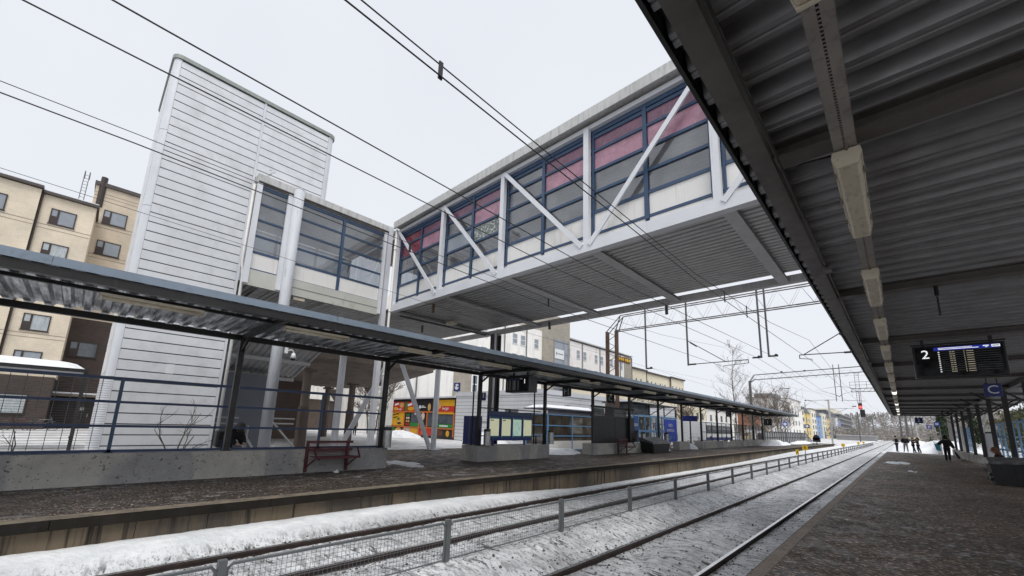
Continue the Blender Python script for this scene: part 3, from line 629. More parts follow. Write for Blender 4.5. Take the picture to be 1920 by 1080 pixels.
# kiosk boxes and dark furniture glimpsed inside the bridge
b=MB(); b.box(-8.2,-6.9,10.6,12.4,6.721,8.6); tag(b.obj('booth','soffit_beam',bevel=.02),'grey slatted booth standing inside the glazed footbridge','booth')
b=MB(); b.box(-12.4,-9.6,11.6,12.6,6.721,8.3); 
for k in range(7): b.box(-12.41,-9.59,11.58,11.598,6.85+k*.2,6.93+k*.2)
tag(b.obj('counter','brown_conc'),'brown slatted counter standing inside the footbridge near the shattered pane','counter')
# ================================================================== CORRIDOR between tower and bridge
XC=-16.1
co=thing('glazed_corridor','short glazed corridor on white posts between the clad tower and the footbridge','corridor',(-18,6,6.2))
b=MB(); b.box(-20.5,XC-.10,3.21,8.9,10.16,10.36); b.box(XC-.12,XC+.02,3.21,8.62,10.05,10.40); b.obj('roof','bridge_roof',co)
b=MB(); b.tube([(XC+.06,3.25,10.08),(XC+.06,8.5,10.10)],.035,6); b.obj('gutter','steel_dark',co)
b=MB(); b.box(XC-.08,XC,3.25,4.42,6.20,6.78); b.box(XC-.08,XC,4.80,8.30,6.20,6.50); b.box(XC-.06,XC+.02,4.80,8.30,6.505,6.80); b.obj('fascia','stain_white',co)
for y0,y1 in ((3.24,3.40),(4.27,4.43),(8.30,8.43)):
    b=MB(); b.box(XC-.10,XC+.05,y0,y1,6.25,10.04); b.obj('frame_post','bridge_white',co)
b=MB(); xw=XC-.06
for z,h in ((6.80,.06),(7.44,.08),(8.06,.07),(8.67,.07),(9.29,.07),(9.92,.12)): b.box(xw-.03,xw+.03,3.40,4.27,z-h/2,z+h/2); b.box(xw-.03,xw+.03,4.80,8.30,z-h/2,z+h/2)
b.box(xw-.035,xw+.055,6.45,6.55,6.82,9.98)
b.obj('window_frame','blue',co)
for (ya,yb) in ((3.41,4.26),(4.81,6.44),(6.56,8.29)):
    b=MB(); b.box(xw-.012,xw+.012,ya,yb,6.835,7.395); b.obj('parapet_panel','cream',co)
    for z0,z1 in ((7.485,8.02),(8.10,8.63),(8.71,9.25),(9.33,9.85)):
        b=MB(); b.poly([(xw,ya,z0),(xw,yb,z0),(xw,yb,z1),(xw,ya,z1)]); b.obj('window_pane','pane',co)
b=MB(); b.box(-20.4,XC-.10,3.25,8.85,10.02,10.10); b.obj('ceiling','soffit',co)
b=MB(); y=3.3
while y<8.8: b.prism([(y,6.36),(y+.03,6.30),(y+.10,6.30),(y+.13,6.36)],'x',-20.4,XC-.14); y+=.20
b.box(-20.4,XC-.14,3.3,8.8,6.361,6.42)
for y in (3.9,6.2,8.5): b.box(-20.4,XC-.14,y-.1,y+.1,6.18,6.298)
b.obj('ribbed_deck','soffit_beam',co)
b=MB(); 
for z in (7.44,8.06,8.67,9.9): b.box(-20.42,-20.36,3.3,8.8,z-.04,z+.04)
for y in (3.4,5.2,7.0,8.7): b.box(-20.43,-20.35,y-.05,y+.05,6.4,10.0)
b.box(-20.41,-20.38,3.3,8.8,6.4,7.42)
b.obj('rear_frame','soffit_beam',co)
b=MB(); b.poly([(-20.40,3.3,7.46),(-20.40,8.8,7.46),(-20.40,8.8,10.),(-20.40,3.3,10.)]); b.obj('rear_glazing','pane',co)
for (y0,y1) in ((3.5,4.2),(5.3,7.2)):
    b=MB(); b.box(-18.6,-18.5,y0,y1,9.93,9.99); b.obj('ceiling_lamp','white_print',co)
b=MB(); b.tube([(-16.0,4.61,.0),(-16.0,4.61,10.30)],.185,20); b.tube([(-16.0,4.61,10.30),(-16.0,4.61,10.36)],.19,20,.15); b.obj('round_column','column_grey',co,smooth=True)
b=MB(); b.box(-16.22,-15.98,8.47,8.66,.05,10.36); b.obj('corner_column','white_trim',co)
b=MB(); b.tube([(-15.93,8.80,.1),(-15.93,8.80,10.30)],.055,10)
for z in (9.3,6.4,3.6): b.tube([(-15.93,8.80,z),(-15.93,8.80,z+.06)],.068,10)
b.obj('drainpipe','cream',co,smooth=True)
b=MB(); b.box(-16.5,-16.15,4.95,5.35,6.06,6.17); b.obj('soffit_lamp','lamp_body',co)
# camera dome on the round column
cc=thing('security_camera','white dome security camera on a bracket on the round white column','security camera',(-15.8,4.8,3.9))
b=MB(); b.box(-15.86,-15.78,4.80,4.90,3.95,4.17); b.tube([(-15.82,4.9,4.06),(-15.82,5.02,4.10),(-15.82,5.09,4.06),(-15.82,5.11,3.98)],.022,8); b.obj('bracket','white_frame',cc,smooth=False)
b=MB(); b.tube([(-15.82,5.11,3.99),(-15.82,5.11,3.93),(-15.82,5.11,3.80)],[.05,.075,.105],14); b.obj('hood','white_frame',cc,smooth=True)
b=MB(); b.sphere((-15.82,5.11,3.80),.085,.085,.085,12,8); b.obj('dome','black',cc,smooth=True)
# ================================================================== TOWER
tw=thing('stair_tower','tall white metal clad tower with horizontal panel joints beside the tracks','tower',(-19,3,0))
XT=-16.5
def rrect(x0,x1,y0,y1,r,n=6):
    pts=[]
    for cx,cy,a in ((x1-r,y1-r,0),(x0+r,y1-r,90),(x0+r,y0+r,180),(x1-r,y0+r,270)):
        for k in range(n+1): t=R(a+90*k/n); pts.append((cx+r*math.cos(t),cy+r*math.sin(t)))
    return pts
b=MB(); b.prism(rrect(-20.4,XT-.02,.44,3.19,.19),'z',.0,10.38); b.prism(rrect(-20.4,XT-.02,.44,5.80,.19),'z',10.381,13.50); b.obj('core','gap',tw)
b=MB()
for (cy,a0) in ((.62,180),):
    pass
def quarter(b,cx,cy,r,a0,a1,z0,z1,n=8):
    P=[(cx+r*math.cos(R(a0+(a1-a0)*k/n)),cy+r*math.sin(R(a0+(a1-a0)*k/n))) for k in range(n+1)]
    b._add([(x,y,z0) for x,y in P]+[(x,y,z1) for x,y in P],[(k,k+1,k+n+2,k+n+1) for k in range(n)])
for z0 in [i*2.7 for i in range(5)]:
    quarter(b,XT-.19,.62,.195,-90,0,z0+.006,min(13.5,z0+2.694))
quarter(b,XT-.25,5.56,.255,0,90,10.2,13.5)
b.box(XT-.03,XT+.012,3.125,3.20,.0,13.5)
b.obj('corner_trim','white_trim',tw,smooth=False)
b=MB(); b.box(-20.38,XT-.21,.422,.439,0,13.45)
x=-22.6
for z in [i*.95 for i in range(14)]: b.box(-20.38,XT-.27,.415,.421,z+.02,z+.9)
b.obj('side_cladding','white_clad',tw)
z=13.46; b=MB(); k=0
zs=[]
while z>.0: zs.append(z); z-=(.25 if k==0 else .312); k+=1
random.seed(11)
for a,c in zip(zs,zs[1:]+[-.2]):
    d=random.uniform(0,.004); b.box(XT-.019,XT+d,.625,3.12,c+.019,a-.014)
    if c>10.1: b.box(XT-.019,XT+random.uniform(0,.004),3.205,5.555,max(c,10.2)+.019,a-.014)
b.obj('front_cladding','white_clad',tw)
b=MB(); b.prism(rrect(-20.45,XT+.05,.37,5.86,.26),'z',13.501,13.64); b.obj('roof_cap','cap_green',tw)
b=MB(); b.box(XT+.0045,XT+.009,1.72,1.92,2.92,3.22); b.obj('paper_notice','white_print',tw)
b=MB(); b.tube([(XT+.07,3.30,.1),(XT+.07,3.30,6.6),(XT+.07,3.22,7.1),(XT+.07,3.22,10.1)],.05,8); b.obj('drainpipe','cream',tw,smooth=True)
b=MB()
for (y,z) in ((3.55,10.62),(3.62,10.72),(3.66,10.80),(3.73,10.84),(3.60,10.88)): b.tube([(XT+.006,y,z),(XT+.006,y+.10,z+.06)],.006,4)
b.obj('scribble','gap',tw)
# ================================================================== FURNITURE OF THE FARTHER PLATFORM
def plinth(label,x0,x1,y0,y1,z1):
    b=MB(); b.box(x0,x1,y0,y1,.02,z1); return tag(b.obj('concrete_plinth','concrete',bevel=.018,bseg=2),label,'concrete plinth')
b=MB(); b.box(-13.95,-13.45,-30,7.86,.02,.745); 
tag(b.obj('concrete_wall','concrete',bevel=.015),'long low chipped concrete wall carrying the dark blue railing','concrete wall')
rl=thing('blue_railing','dark blue three bar railing with wire mesh standing on the low concrete wall','railing',(-13.7,0,.745))
b=MB()
for z,h in ((2.50,.075),(1.94,.06),(1.37,.06)): b.box(-13.73,-13.67,-29,2.92,z-h/2,z+h/2); b.box(-13.73,-13.67,3.12,7.62,z-h/2,z+h/2)
b.box(-13.74,-13.66,-29,2.92,.76,.82); b.box(-13.74,-13.66,3.12,7.62,.76,.82); b.obj('rail','blue_rail',rl)
for y in (-8.7,-4.0,.68,5.50):
    b=MB(); b.box(-13.72,-13.66,y-.035,y+.035,.76,2.50); b.box(-13.78,-13.60,y-.08,y+.08,.746,.758); b.obj('post','blue',rl)
b=MB(); y=-10.
while y<.45: b.tube([(-13.70,y,.83),(-13.70,y,2.46)],.006,4); y+=.235
z=.87
while z<2.45: b.tube([(-13.70,-10,z),(-13.70,.50,z)],.0035,4); z+=.055
b.obj('wire_mesh','mesh_grey',rl)
# snow line along the wall top
b=MB(); b.box(-13.93,-13.78,-20,.2,.746,.775); tag(b.obj('snow_strip','snow'),'thin strip of snow on top of the low concrete wall','snow')
# red bench on the wall
def bench(label,y0,y1,x=-13.40):
    t=thing('red_bench',label,'bench',(x,(y0+y1)/2,.09))
    b=MB()
    for z in (.98,.56+.18): b.box(x+.02,x+.06,y0+.0,y1-.0,z-.035,z+.035)
    b.obj('backrest','red_paint',t)
    b=MB(); b.box(x+.10,x+.56,y0+.10,y1+.02,.535,.555); b.box(x+.53,x+.575,y0+.08,y1+.04,.50,.57); b.obj('seat','red_paint',t)
    b=MB()
    for k in range(9): b.box(x+.035,x+.041,y0+.10,y1-.2,.585+k*.042,.598+k*.042)
    b.obj('mesh_panel','red_paint',t)
    for y in (y0+.02,y1-.16):
        b=MB(); b.box(x,x+.075,y-.04,y+.04,.085,1.02); b.obj('leg','red_paint',t)
        b=MB(); b.bar((x+.06,y,.22),(x+.50,y+.12,.53),.035,.035); b.obj('strut','red_paint',t)
    for y in (y0+.10,y1+.02):
        b=MB(); b.bar((x+.55,y,.56),(x+.34,y,.84),.05,.03,(0,1,0)); b.obj('armrest','red_paint',t)
bench('dark red tubular bench fixed in front of the low concrete wall',5.05,6.50)
bench('small dark red seat in front of the black boarded shelter plinth',24.0,25.3,-13.3)
def litter_bin(label,x,y,z=.745):
    t=thing('litter_bin',label,'litter bin',(x,y,z))
    b=MB(); b.tube([(x,y,z+.03),(x,y,z+.62)],.145,20); b.obj('body','steel_bin',t,smooth=False)
    b=MB(); b.tube([(x,y,z+.62),(x,y,z+.70)],.135,20); b.tube([(x,y,z+.70),(x,y,z+.735)],.15,20); b.obj('hood','black',t)
    b=MB(); b.box(x-.20,x-.15,y-.03,y+.03,z,z+.70); b.obj('bracket','steel_post',t); return t
litter_bin('stainless litter bin with snow on its hood at the end of the blue railing',-13.3,7.72)
b=MB(); b.sphere((-13.3,7.72,1.50),.10,.10,.045,10,6); tag(b.obj('snow_lump','snow',smooth=True),'small lump of snow lying on the litter bin by the blue railing','snow lump')
litter_bin('stainless litter bin on the post at the blue information pillar',-13.35,12.62)
litter_bin('stainless litter bin at the post past the map board',-13.40,17.25)
litter_bin('slim stainless litter bin between the black boards and the blue frames',-13.42,27.9)
litter_bin('slim stainless litter bin in front of the royal blue door panel',-13.42,31.9)
# kiosk plinth with map board
plinth('low concrete plinth carrying the four map posters and the blue pillar',-14.5,-13.42,12.15,17.15,.745)
ip=thing('information_pillar','narrow dark blue information pillar with grey edge beside the map posters','pillar',(-14.3,12.6,.745))
b=MB(); b.box(-14.78,-13.92,12.42,12.80,.75,2.03); b.obj('casing','sign_blue',ip,bevel=.01)
b=MB(); b.box(-14.36,-14.30,12.405,12.418,.76,2.02); b.box(-14.79,-13.92,12.40,12.417,.745,.80); b.obj('grey_edge','mesh_grey',ip)
b=MB(); b.box(-14.24,-13.95,12.409,12.418,.95,1.93); b.obj('panel','blue_rail',ip)
b=MB()
for k in range(7): b.tube([(-14.16+.02*math.sin(k*2.1),12.405,1.05+k*.11),(-14.05+.03*math.cos(k*1.7),12.405,1.10+k*.11)],.007,4)
b.obj('scratch_mark','blue_light',ip)
mb=thing('map_board','dark blue board on two legs showing four pale green and yellow map posters','notice board',(-13.75,14.6,.745))
b=MB(); b.box(-13.86,-13.76,13.05,16.12,.95,2.30); b.obj('board','sign_blue',mb,bevel=.01)
b=MB(); b.box(-13.759,-13.745,13.05,16.12,2.13,2.30); b.obj('header','blue',mb)
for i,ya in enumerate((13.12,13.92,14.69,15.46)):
    g='poster_green_glow' if i==2 else 'poster_glow'
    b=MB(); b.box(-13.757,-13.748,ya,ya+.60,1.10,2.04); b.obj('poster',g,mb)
    b=MB(); b.box(-13.7475,-13.745,ya,ya+.60,1.95,2.04); b.box(-13.7475,-13.745,ya,ya+.60,1.10,1.17); b.obj('poster_band','teal',mb)
    if i<2:
        b=MB(); b.box(-13.7475,-13.744,ya+.05,ya+.25,1.86,1.90); b.obj('poster_mark','black',mb)
for y in (13.4,15.6):
    b=MB(); b.box(-13.84,-13.78,y-.05,y+.05,.745,.95); b.obj('leg','sign_blue',mb)
fr=thing('steel_frame','thin black steel grid frame standing behind the map board','frame',(-13.9,14.7,.745))
b=MB()
for z in (2.42,1.78,1.16): b.box(-13.94,-13.89,12.5,17.0,z-.022,z+.022)
for y in (12.2,16.45): b.box(-13.94,-13.89,y-.025,y+.025,.745,3.84)
for y in (14.6,): b.box(-13.94,-13.89,y-.05,y+.05,2.30,2.42)
b.box(-13.94,-13.89,16.6,16.66,.745,1.16)
b.obj('bars','steel_post',fr)
# departure screen one
def lines(b,x0,x1,y,zs,h):
    for z in zs: b.box(x0,x1,y-.004,y,z-h/2,z+h/2)
d1=thing('departure_screen','black departure screen showing a white 1 under the farther canopy','departure screen',(-11.4,12.4,3.85))
b=MB(); b.box(-12.13,-10.80,12.40,12.92,3.04,3.70); b.obj('case','black',d1,bevel=.012)
b=MB(); b.box(-12.05,-10.88,12.392,12.399,3.10,3.64); b.obj('screen','screen',d1)
b=MB(); b.box(-11.99,-11.35,12.384,12.391,3.555,3.61); b.obj('header_bar','blue',d1)
b=MB(); lines(b,-11.31,-11.15,12.391,[3.585],.045); lines(b,-12.0,-11.97,12.391,[3.14+k*.031 for k in range(13)],.014); b.obj('lit_marks','grey_txt',d1)
b=MB()
for k in range(13):
    z=3.14+k*.031
    lines(b,-11.88,-11.82,12.391,[z],.011); lines(b,-11.70,-11.52,12.391,[z],.011); lines(b,-11.42,-11.36,12.391,[z],.011)
b.obj('timetable_text','grey_txt',d1)
text('numeral','1',.26,'white_txt',(-11.03,12.385,3.46),FY,d1)
b=MB(); b.box(-11.9,-11.84,12.6,12.66,3.70,3.88); b.box(-11.1,-11.04,12.6,12.66,3.70,3.88); b.box(-12.2,-10.75,12.60,12.64,3.72,3.76); b.obj('hanger','steel_post',d1)
def hang_sign(label,x,y,z,w,h,ch,body='sign_blue',top=3.86,axis='y',ts=.8,cat='platform sign',mark='white_print',group=None):
    t=thing('platform_sign',label,cat,(x,y,z),group)
    b=MB(); b.box(x-w/2,x+w/2,y-.04,y+.04,z-h/2,z+h/2); b.obj('panel',body,t,bevel=.006)
    b=MB()
    for s in (-1,1): b.box(x+s*w*.25-.012,x+s*w*.25+.012,y-.012,y+.012,z+h/2,top)
    b.obj('hanger','steel_post',t)
    if ch: text('letter',ch,h*ts,mark,(x,y-.045,z),FY,t)
    return t
hang_sign('small dark hanging sign with two faint strokes past the map board',-12.6,17.5,3.50,.52,.50,None,'black',top=3.88)
b=MB(); b.box(-12.74,-12.70,17.455,17.46,3.32,3.66); b.box(-12.50,-12.46,17.455,17.46,3.32,3.66); b.box(-12.70,-12.58,17.455,17.46,3.50,3.54)
o=b.obj('stroke','grey_txt'); o.parent=[q for q in C.objects if q.get('label','').startswith('small dark hanging sign')][0]; o.location=(-(-12.6),-17.5,-3.5)
hang_sign('dark hanging sign with a letter C above the black boards',-12.6,22.0,3.42,.48,.46,'C','black',top=3.88,mark='grey_txt')
hang_sign('dark hanging sign with a small letter C deep under the farther canopy',-12.4,44.5,3.40,.50,.50,'C','black',top=3.88,mark='grey_txt')
hang_sign('black hanging sign with numeral 1 near the end of the farther canopy',-12.9,63.2,3.1,.95,.85,'1','black',top=3.88,mark='grey_txt')
# navy wall signs of the square
ws=thing('walkway_sign','navy sign with white pictogram strokes beside the dark bridge leg','sign',(-14.4,13.2,2.9))
b=MB(); b.box(-14.62,-14.22,13.18,13.24,2.78,3.16); b.obj('panel','sign_blue',ws)
b=MB(); b.box(-14.56,-14.49,13.17,13.178,2.95,3.12); b.box(-14.36,-14.29,13.17,13.178,2.90,3.13); b.box(-14.53,-14.47,13.17,13.178,2.82,2.89); b.obj('pictogram','white_print',ws)
# ---- blue framed glass shelter behind
sh=thing('glass_shelter','light blue framed glass shelter with brownish panes and snowy roof','shelter',(-16.8,23.5,.1))
xs0,xs1,ya,yb=-18.4,-16.6,21.0,26.4
b=MB(); F=lambda *a: b.box(*a)
for y in (ya,23.7,yb): F(xs1-.04,xs1+.04,y-.04,y+.04,.08,2.45)
for x in (xs0,): F(x-.04,x+.04,ya-.04,ya+.04,.08,2.45)
for z in (.14,1.05,1.72,2.42): F(xs1-.03,xs1+.03,ya,yb,z-.035,z+.035); F(xs0,xs1,ya-.03,ya+.03,z-.035,z+.035); F(xs0,xs1,yb-.03,yb+.03,z-.035,z+.035)
b.obj('frame','blue_light',sh)
b=MB(); b.poly([(xs1,ya,.75),(xs1,yb,.75),(xs1,yb,2.4),(xs1,ya,2.4)]); b.poly([(xs0,ya,.5),(xs1,ya,.5),(xs1,ya,2.4),(xs0,ya,2.4)]); b.poly([(xs0,yb,.5),(xs1,yb,.5),(xs1,yb,2.4),(xs0,yb,2.4)]); b.obj('glass','pane_brown',sh)
b=MB(); b.poly([(xs1,ya,.15),(xs1,yb,.15),(xs1,yb,.74),(xs1,ya,.74)]); b.obj('lower_panel','cream',sh)
b=MB(); b.box(xs0-.06,xs0-.02,ya,yb,.1,2.5); b.obj('back_panel','brown_conc',sh)
b=MB(); b.box(xs0-.15,xs1+.2,ya-.2,yb+.2,2.78,2.86); b.box(xs1-.03,xs1+.03,ya,yb,2.46,2.78); b.obj('roof','grey_wall',sh)
b=MB(); v=[]; nn=24
for j in range(nn+1):
    for i in range(7):
        e=min(1,min(i,6-i,j*.5,(nn-j)*.5)/1.2); v.append((xs0-.12+(xs1-xs0+.28)*i/6,ya-.15+(yb-ya+.3)*j/nn,2.862+.22*math.sqrt(max(0,e))+.03*noise.noise(V((i*.5,j*.4,2)))*e))
b._add(v,[(j*7+i,j*7+i+1,(j+1)*7+i+1,(j+1)*7+i) for j in range(nn) for i in range(6)])
tag(b.obj('roof_snow','snow',smooth=True),'thick snow lying on the roof of the blue framed glass shelter','snow')
# ---- black boarded shelter on its plinth
plinth('concrete plinth under the black boards, with a red seat before it',-14.3,-13.5,21.5,29.6,.745)
bs=thing('boarded_shelter','shelter closed with two large matt black boards and slatted top windows','shelter',(-13.85,24.6,.745))
for y0,y1 in ((22.0,24.58),(24.62,27.3)):
    b=MB(); b.box(-13.86,-13.80,y0,y1,.75,2.36); b.obj('black_board','black',bs)
b=MB(); b.box(-13.90,-13.80,21.8,27.4,2.365,2.44); b.box(-13.90,-13.80,21.8,27.4,2.92,3.05); b.obj('beam','steel_post',bs)
for y0,y1 in ((22.05,23.3),(24.6,26.2)):
    b=MB(); b.box(-13.86,-13.82,y0,y1,2.45,2.90); b.obj('top_panel','mesh_grey',bs)
    b=MB(); b.box(-13.818,-13.80,y0,y1,2.66,2.69); b.obj('slat','black',bs)
b=MB(); b.box(-13.87,-13.81,23.45,24.5,2.45,2.91); b.obj('dark_panel','black',bs)
# ---- blue framed waiting room with letterboard panel
bk=thing('waiting_room','blue framed waiting room with glass bays and royal blue lettered end panel','waiting room',(-15,34,.1))
x1=-15.3; Y0,Y1=30.0,38.6
b=MB()
for y in (30.0,30.95,32.1,33.2,34.3,35.45): b.box(x1-.04,x1+.05,y-.05,y+.05,.5,2.8)
for z,h in ((2.76,.12),(1.52,.20),(.58,.08)): b.box(x1-.03,x1+.04,31.0,35.9,z-h/2,z+h/2)
b.box(x1-.04,x1+.06,35.85,38.6,2.62,2.80); b.box(x1-.04,x1+.06,38.5,38.6,.4,2.7)
b.obj('frame','blue_light',bk)
b=MB(); b.box(x1-.05,x1+.03,30.06,30.9,1.55,2.72); b.obj('door_panel','blue_bright',bk)
b=MB(); b.box(x1+.031,x1+.036,30.15,30.8,2.02,2.08); b.box(x1+.031,x1+.036,30.15,30.8,1.90,1.95); b.obj('white_bar','white_print',bk)
b=MB(); b.box(x1-.05,x1+.03,35.95,38.48,.60,2.60); b.obj('letter_panel','sign_royal',bk)
text('lettering','AVO',.44,'white_print',(x1+.035,37.2,2.06),FX,bk)
text('lettering','KERPIZZA',.36,'white_print',(x1+.035,37.2,1.62),FX,bk)
b=MB()
for k in range(5): b.bar((x1+.04,36.6+k*.25,.75+.08*k),(x1+.04,37.3+k*.2,1.15-.05*k),.08,.006,(1,0,0))
b.obj('graffiti','blue_light',bk)
b=MB(); b.poly([(x1,30.95,.6),(x1,35.9,.6),(x1,35.9,2.7),(x1,30.95,2.7)]); b.poly([(x1-2.6,30.,.6),(x1,30.,.6),(x1,30.,2.7),(x1-2.6,30.,2.7)]); b.obj('glass','pane_clear',bk)
b=MB(); b.box(x1-2.7,x1-2.6,30,38.6,.1,2.8); b.obj('back_wall','brown_conc',bk)
b=MB(); b.box(x1-2.7,x1+.12,29.9,38.7,3.72,3.80); 
for y in (30,33,36,38.5): b.box(x1-.05,x1+.02,y-.05,y+.05,2.81,3.72)
b.bar((x1,33.1,2.85),(x1,36,3.7),.05,.05); b.bar((x1,36.1,2.85),(x1,38.4,3.7),.05,.05); b.obj('roof_frame','steel_post',bk)
b=MB(); b.box(x1-2.6,x1-.2,30.3,33.6,2.85,3.68); b.obj('clerestory','pane_dark',bk)
b=MB(); random.seed(21)
for k in range(9):
    y=31.2+k*.5; z=random.uniform(1.62,2.3); b.box(x1-.4,x1-.38,y,y+random.uniform(.12,.25),z,z+random.uniform(.15,.35))
b.obj('window_notice','white_print',bk)
# grit bin on platform one
def grit_bin(label,x,y,z,lx,ly,h,ang=0,name='grit_bin'):
    t=thing(name,label,'grit bin',(x,y,z)); t.rotation_euler=(0,0,ang)
    b=MB(); k=.85; a,c=lx/2,ly/2
    v=[(-a*k,-c*k,0),(a*k,-c*k,0),(a*k,c*k,0),(-a*k,c*k,0),(-a,-c,h*.78),(a,-c,h*.60),(a,c,h*.60),(-a,c,h*.78)]
    o=MB(); o._add([(x+p,y+q,z+r) for p,q,r in v],[(3,2,1,0),(0,1,5,4),(1,2,6,5),(2,3,7,6),(3,0,4,7),(4,5,6,7)])
    for s in (-1,1):
        for u in (-.5,0,.5): o.bar((x+u*lx*.75,y+s*(c*.94),z+.06),(x+u*lx*.8,y+s*(c*1.0),z+h*.55),.05,.03,(0,1,0))
    o.obj('box','bin_grey',t,bevel=.03,bseg=2)
    a2,c2=a*1.07,c*1.07
    v=[(-a2,-c2,h*.78),(a2,-c2,h*.58),(a2,c2,h*.58),(-a2,c2,h*.78),(-a2*.97,-c2*.97,h),(a2*.9,-c2*.97,h*.70),(a2*.9,c2*.97,h*.70),(-a2*.97,c2*.97,h)]
    o=MB(); o._add([(x+p,y+q,z+r+.004) for p,q,r in v],[(3,2,1,0),(0,1,5,4),(1,2,6,5),(2,3,7,6),(3,0,4,7),(4,5,6,7)])
    o.obj('lid','bin_lid',t,bevel=.02,bseg=2); return t
grit_bin('dark grit bin with sloping worn lid on the farther platform',-13.05,29.0,.08,1.0,2.9,1.05)
# plinths farther on
plinth('short low concrete plinth under one canopy post past the blue waiting room',-14.1,-13.55,34.7,37.0,.745)
plinth('low concrete plinth with bicycles behind it, next after the short one',-14.3,-13.5,40.2,47.3,.745)
plinth('longest low concrete plinth running up to the grey panel fence',-14.4,-13.5,51.4,72,.745)
sf=thing('screen_fence','tall dark steel frame fence with hazy glass bays along the farther platform','fence',(-13.75,52,.745))
b=MB()
for y in [40.4+1.55*k for k in range(16)]: b.box(-13.78,-13.72,y-.03,y+.03,.745,2.55)
for z in (2.52,1.60,.82): b.box(-13.78,-13.72,40.4,63.7,z-.03,z+.03)
b.obj('bars','steel_post',sf)
b=MB(); b.poly([(-13.75,51.4,.85),(-13.75,63.6,.85),(-13.75,63.6,2.5),(-13.75,51.4,2.5)]); b.obj('glass','pane',sf)
gf=thing('panel_fence','grey panel fence with dark posts and sloping end on the farther platform','fence',(-13.9,80,.3))
b=MB(); b.prism([(64.2,.1),(106,.1),(106,.35),(98.5,1.85),(64.2,1.85)],'x',-13.98,-13.90); b.obj('panel','mesh_pale',gf)
b=MB()
for k in range(23):
    y=64.2+k*1.5; b.box(-13.89,-13.84,y-.05,y+.05,.1,1.92)
b.box(-13.89,-13.83,64.2,98.5,1.82,1.92); b.box(-13.889,-13.832,64.2,100.5,1.02,1.10); b.bar((-13.86,98.5,1.87),(-13.86,106,.36),.06,.1); b.obj('post','steel_post',gf)
# departure board small beyond (dark double sided)
ds=thing('departure_screen','dark double sided departure screen on a post past the waiting room','departure screen',(-14.4,40.,.1))
b=MB(); b.box(-15.2,-13.9,39.9,40.2,2.55,3.05); b.obj('case','sign_blue',ds); b=MB(); b.box(-14.6,-14.5,40.0,40.1,.1,2.55); b.obj('pole','steel_post',ds)
# bare twigs behind the railing
def twigs(b,p,d,l,r,depth,rng):
    p=V(p); d=V(d).normalized(); pts=[p]; 
    for i in range(3):
        d=(d+V((rng.uniform(-.3,.3),rng.uniform(-.3,.3),rng.uniform(-.1,.25)))*.5).normalized(); p=p+d*l/3; pts.append(p)
    b.tube(pts,r,4,r*.6,cap=False)
    if depth>0:
        for k in range(2 if depth>1 else 3):
            i=rng.randint(1,3); a=(d+V((rng.uniform(-1,1),rng.uniform(-1,1),rng.uniform(-.3,.7)))).normalized(); twigs(b,pts[i],a,l*rng.uniform(.55,.8),r*.6,depth-1,rng)
rng=random.Random(4); b=MB()
for d in ((-.1,.6,.7),(0,-.5,.8),(.0,.1,1)): twigs(b,(-15.2,2.1,.3),d,.9,.022,3,rng)
tag(b.obj('bare_shrub','twig'),'small leafless shrub in front of the clad tower behind the blue railing','shrub')
rng=random.Random(8); b=MB()
for d in ((-.1,.2,.9),(0,-.5,.8)): twigs(b,(-15.0,-1.0,.2),d,.7,.018,3,rng)
tag(b.obj('bare_shrub','twig'),'thin leafless shrub behind the wire mesh of the blue railing','shrub')
# ================================================================== BUILDINGS
def window_x(parent,x,y0,y1,z0,z1,frame='brown_frame',pane='pane_curtain',style='left',ph=.30):
    """a window in a wall that looks along +X: frame ring with casement, pane sub-parts"""
    f=.07; b=MB(); X0,X1=x-.02,x+.05
    b.box(X0,X1,y0,y1,z0,z0+f); b.box(X0,X1,y0,y1,z1-f,z1); b.box(X0,X1,y0,y0+f,z0+f,z1-f); b.box(X0,X1,y1-f,y1,z0+f,z1-f)
    w=y1-y0
    if style=='left':
        ym=y0+w*ph; b.box(X0,X1,ym-.06,ym+.06,z0+f,z1-f); zm=z0+(z1-z0)*.52; b.box(X0,X1-.01,y0+f,ym-.06,z0+f,zm)
        panes=[(y0+f,ym-.06,zm,z1-f),(ym+.06,y1-f,z0+f,z1-f)]
    elif style=='grid':
        zm=z0+(z1-z0)*.5; b.box(X0,X1,y0+f,y1-f,zm-.05,zm+.05); panes=[(y0+f,y1-f,z0+f,zm-.05),(y0+f,y1-f,zm+.05,z1-f)]
    elif style=='wide':
        ym=(y0+y1)/2; zm=z0+(z1-z0)*.5; zs=[z0+f,zm,z1-f]
        b.box(X0,X1,ym-.12,ym+.12,z0+f,z1-f); b.box(X0,X1,y0+f,ym-.12,zm-.08,zm+.08); b.box(X0,X1,ym+.12,y1-f,zm-.08,zm+.08)
        panes=[(a,c,p,q) for a,c in ((y0+f,ym-.12),(ym+.12,y1-f)) for p,q in ((z0+f,zm-.08),(zm+.08,z1-f))]
    else: panes=[(y0+f,y1-f,z0+f,z1-f)]
    b.box(X0,X1+.05,y0-.05,y1+.05,z0-.04,z0)
    o=b.obj('window',frame,parent)
    b=MB()
    for a,c,p,q in panes: b.poly([(x+.01,a,p),(x+.01,c,p),(x+.01,c,q),(x+.01,a,q)])
    b.obj('pane',pane,o); return o
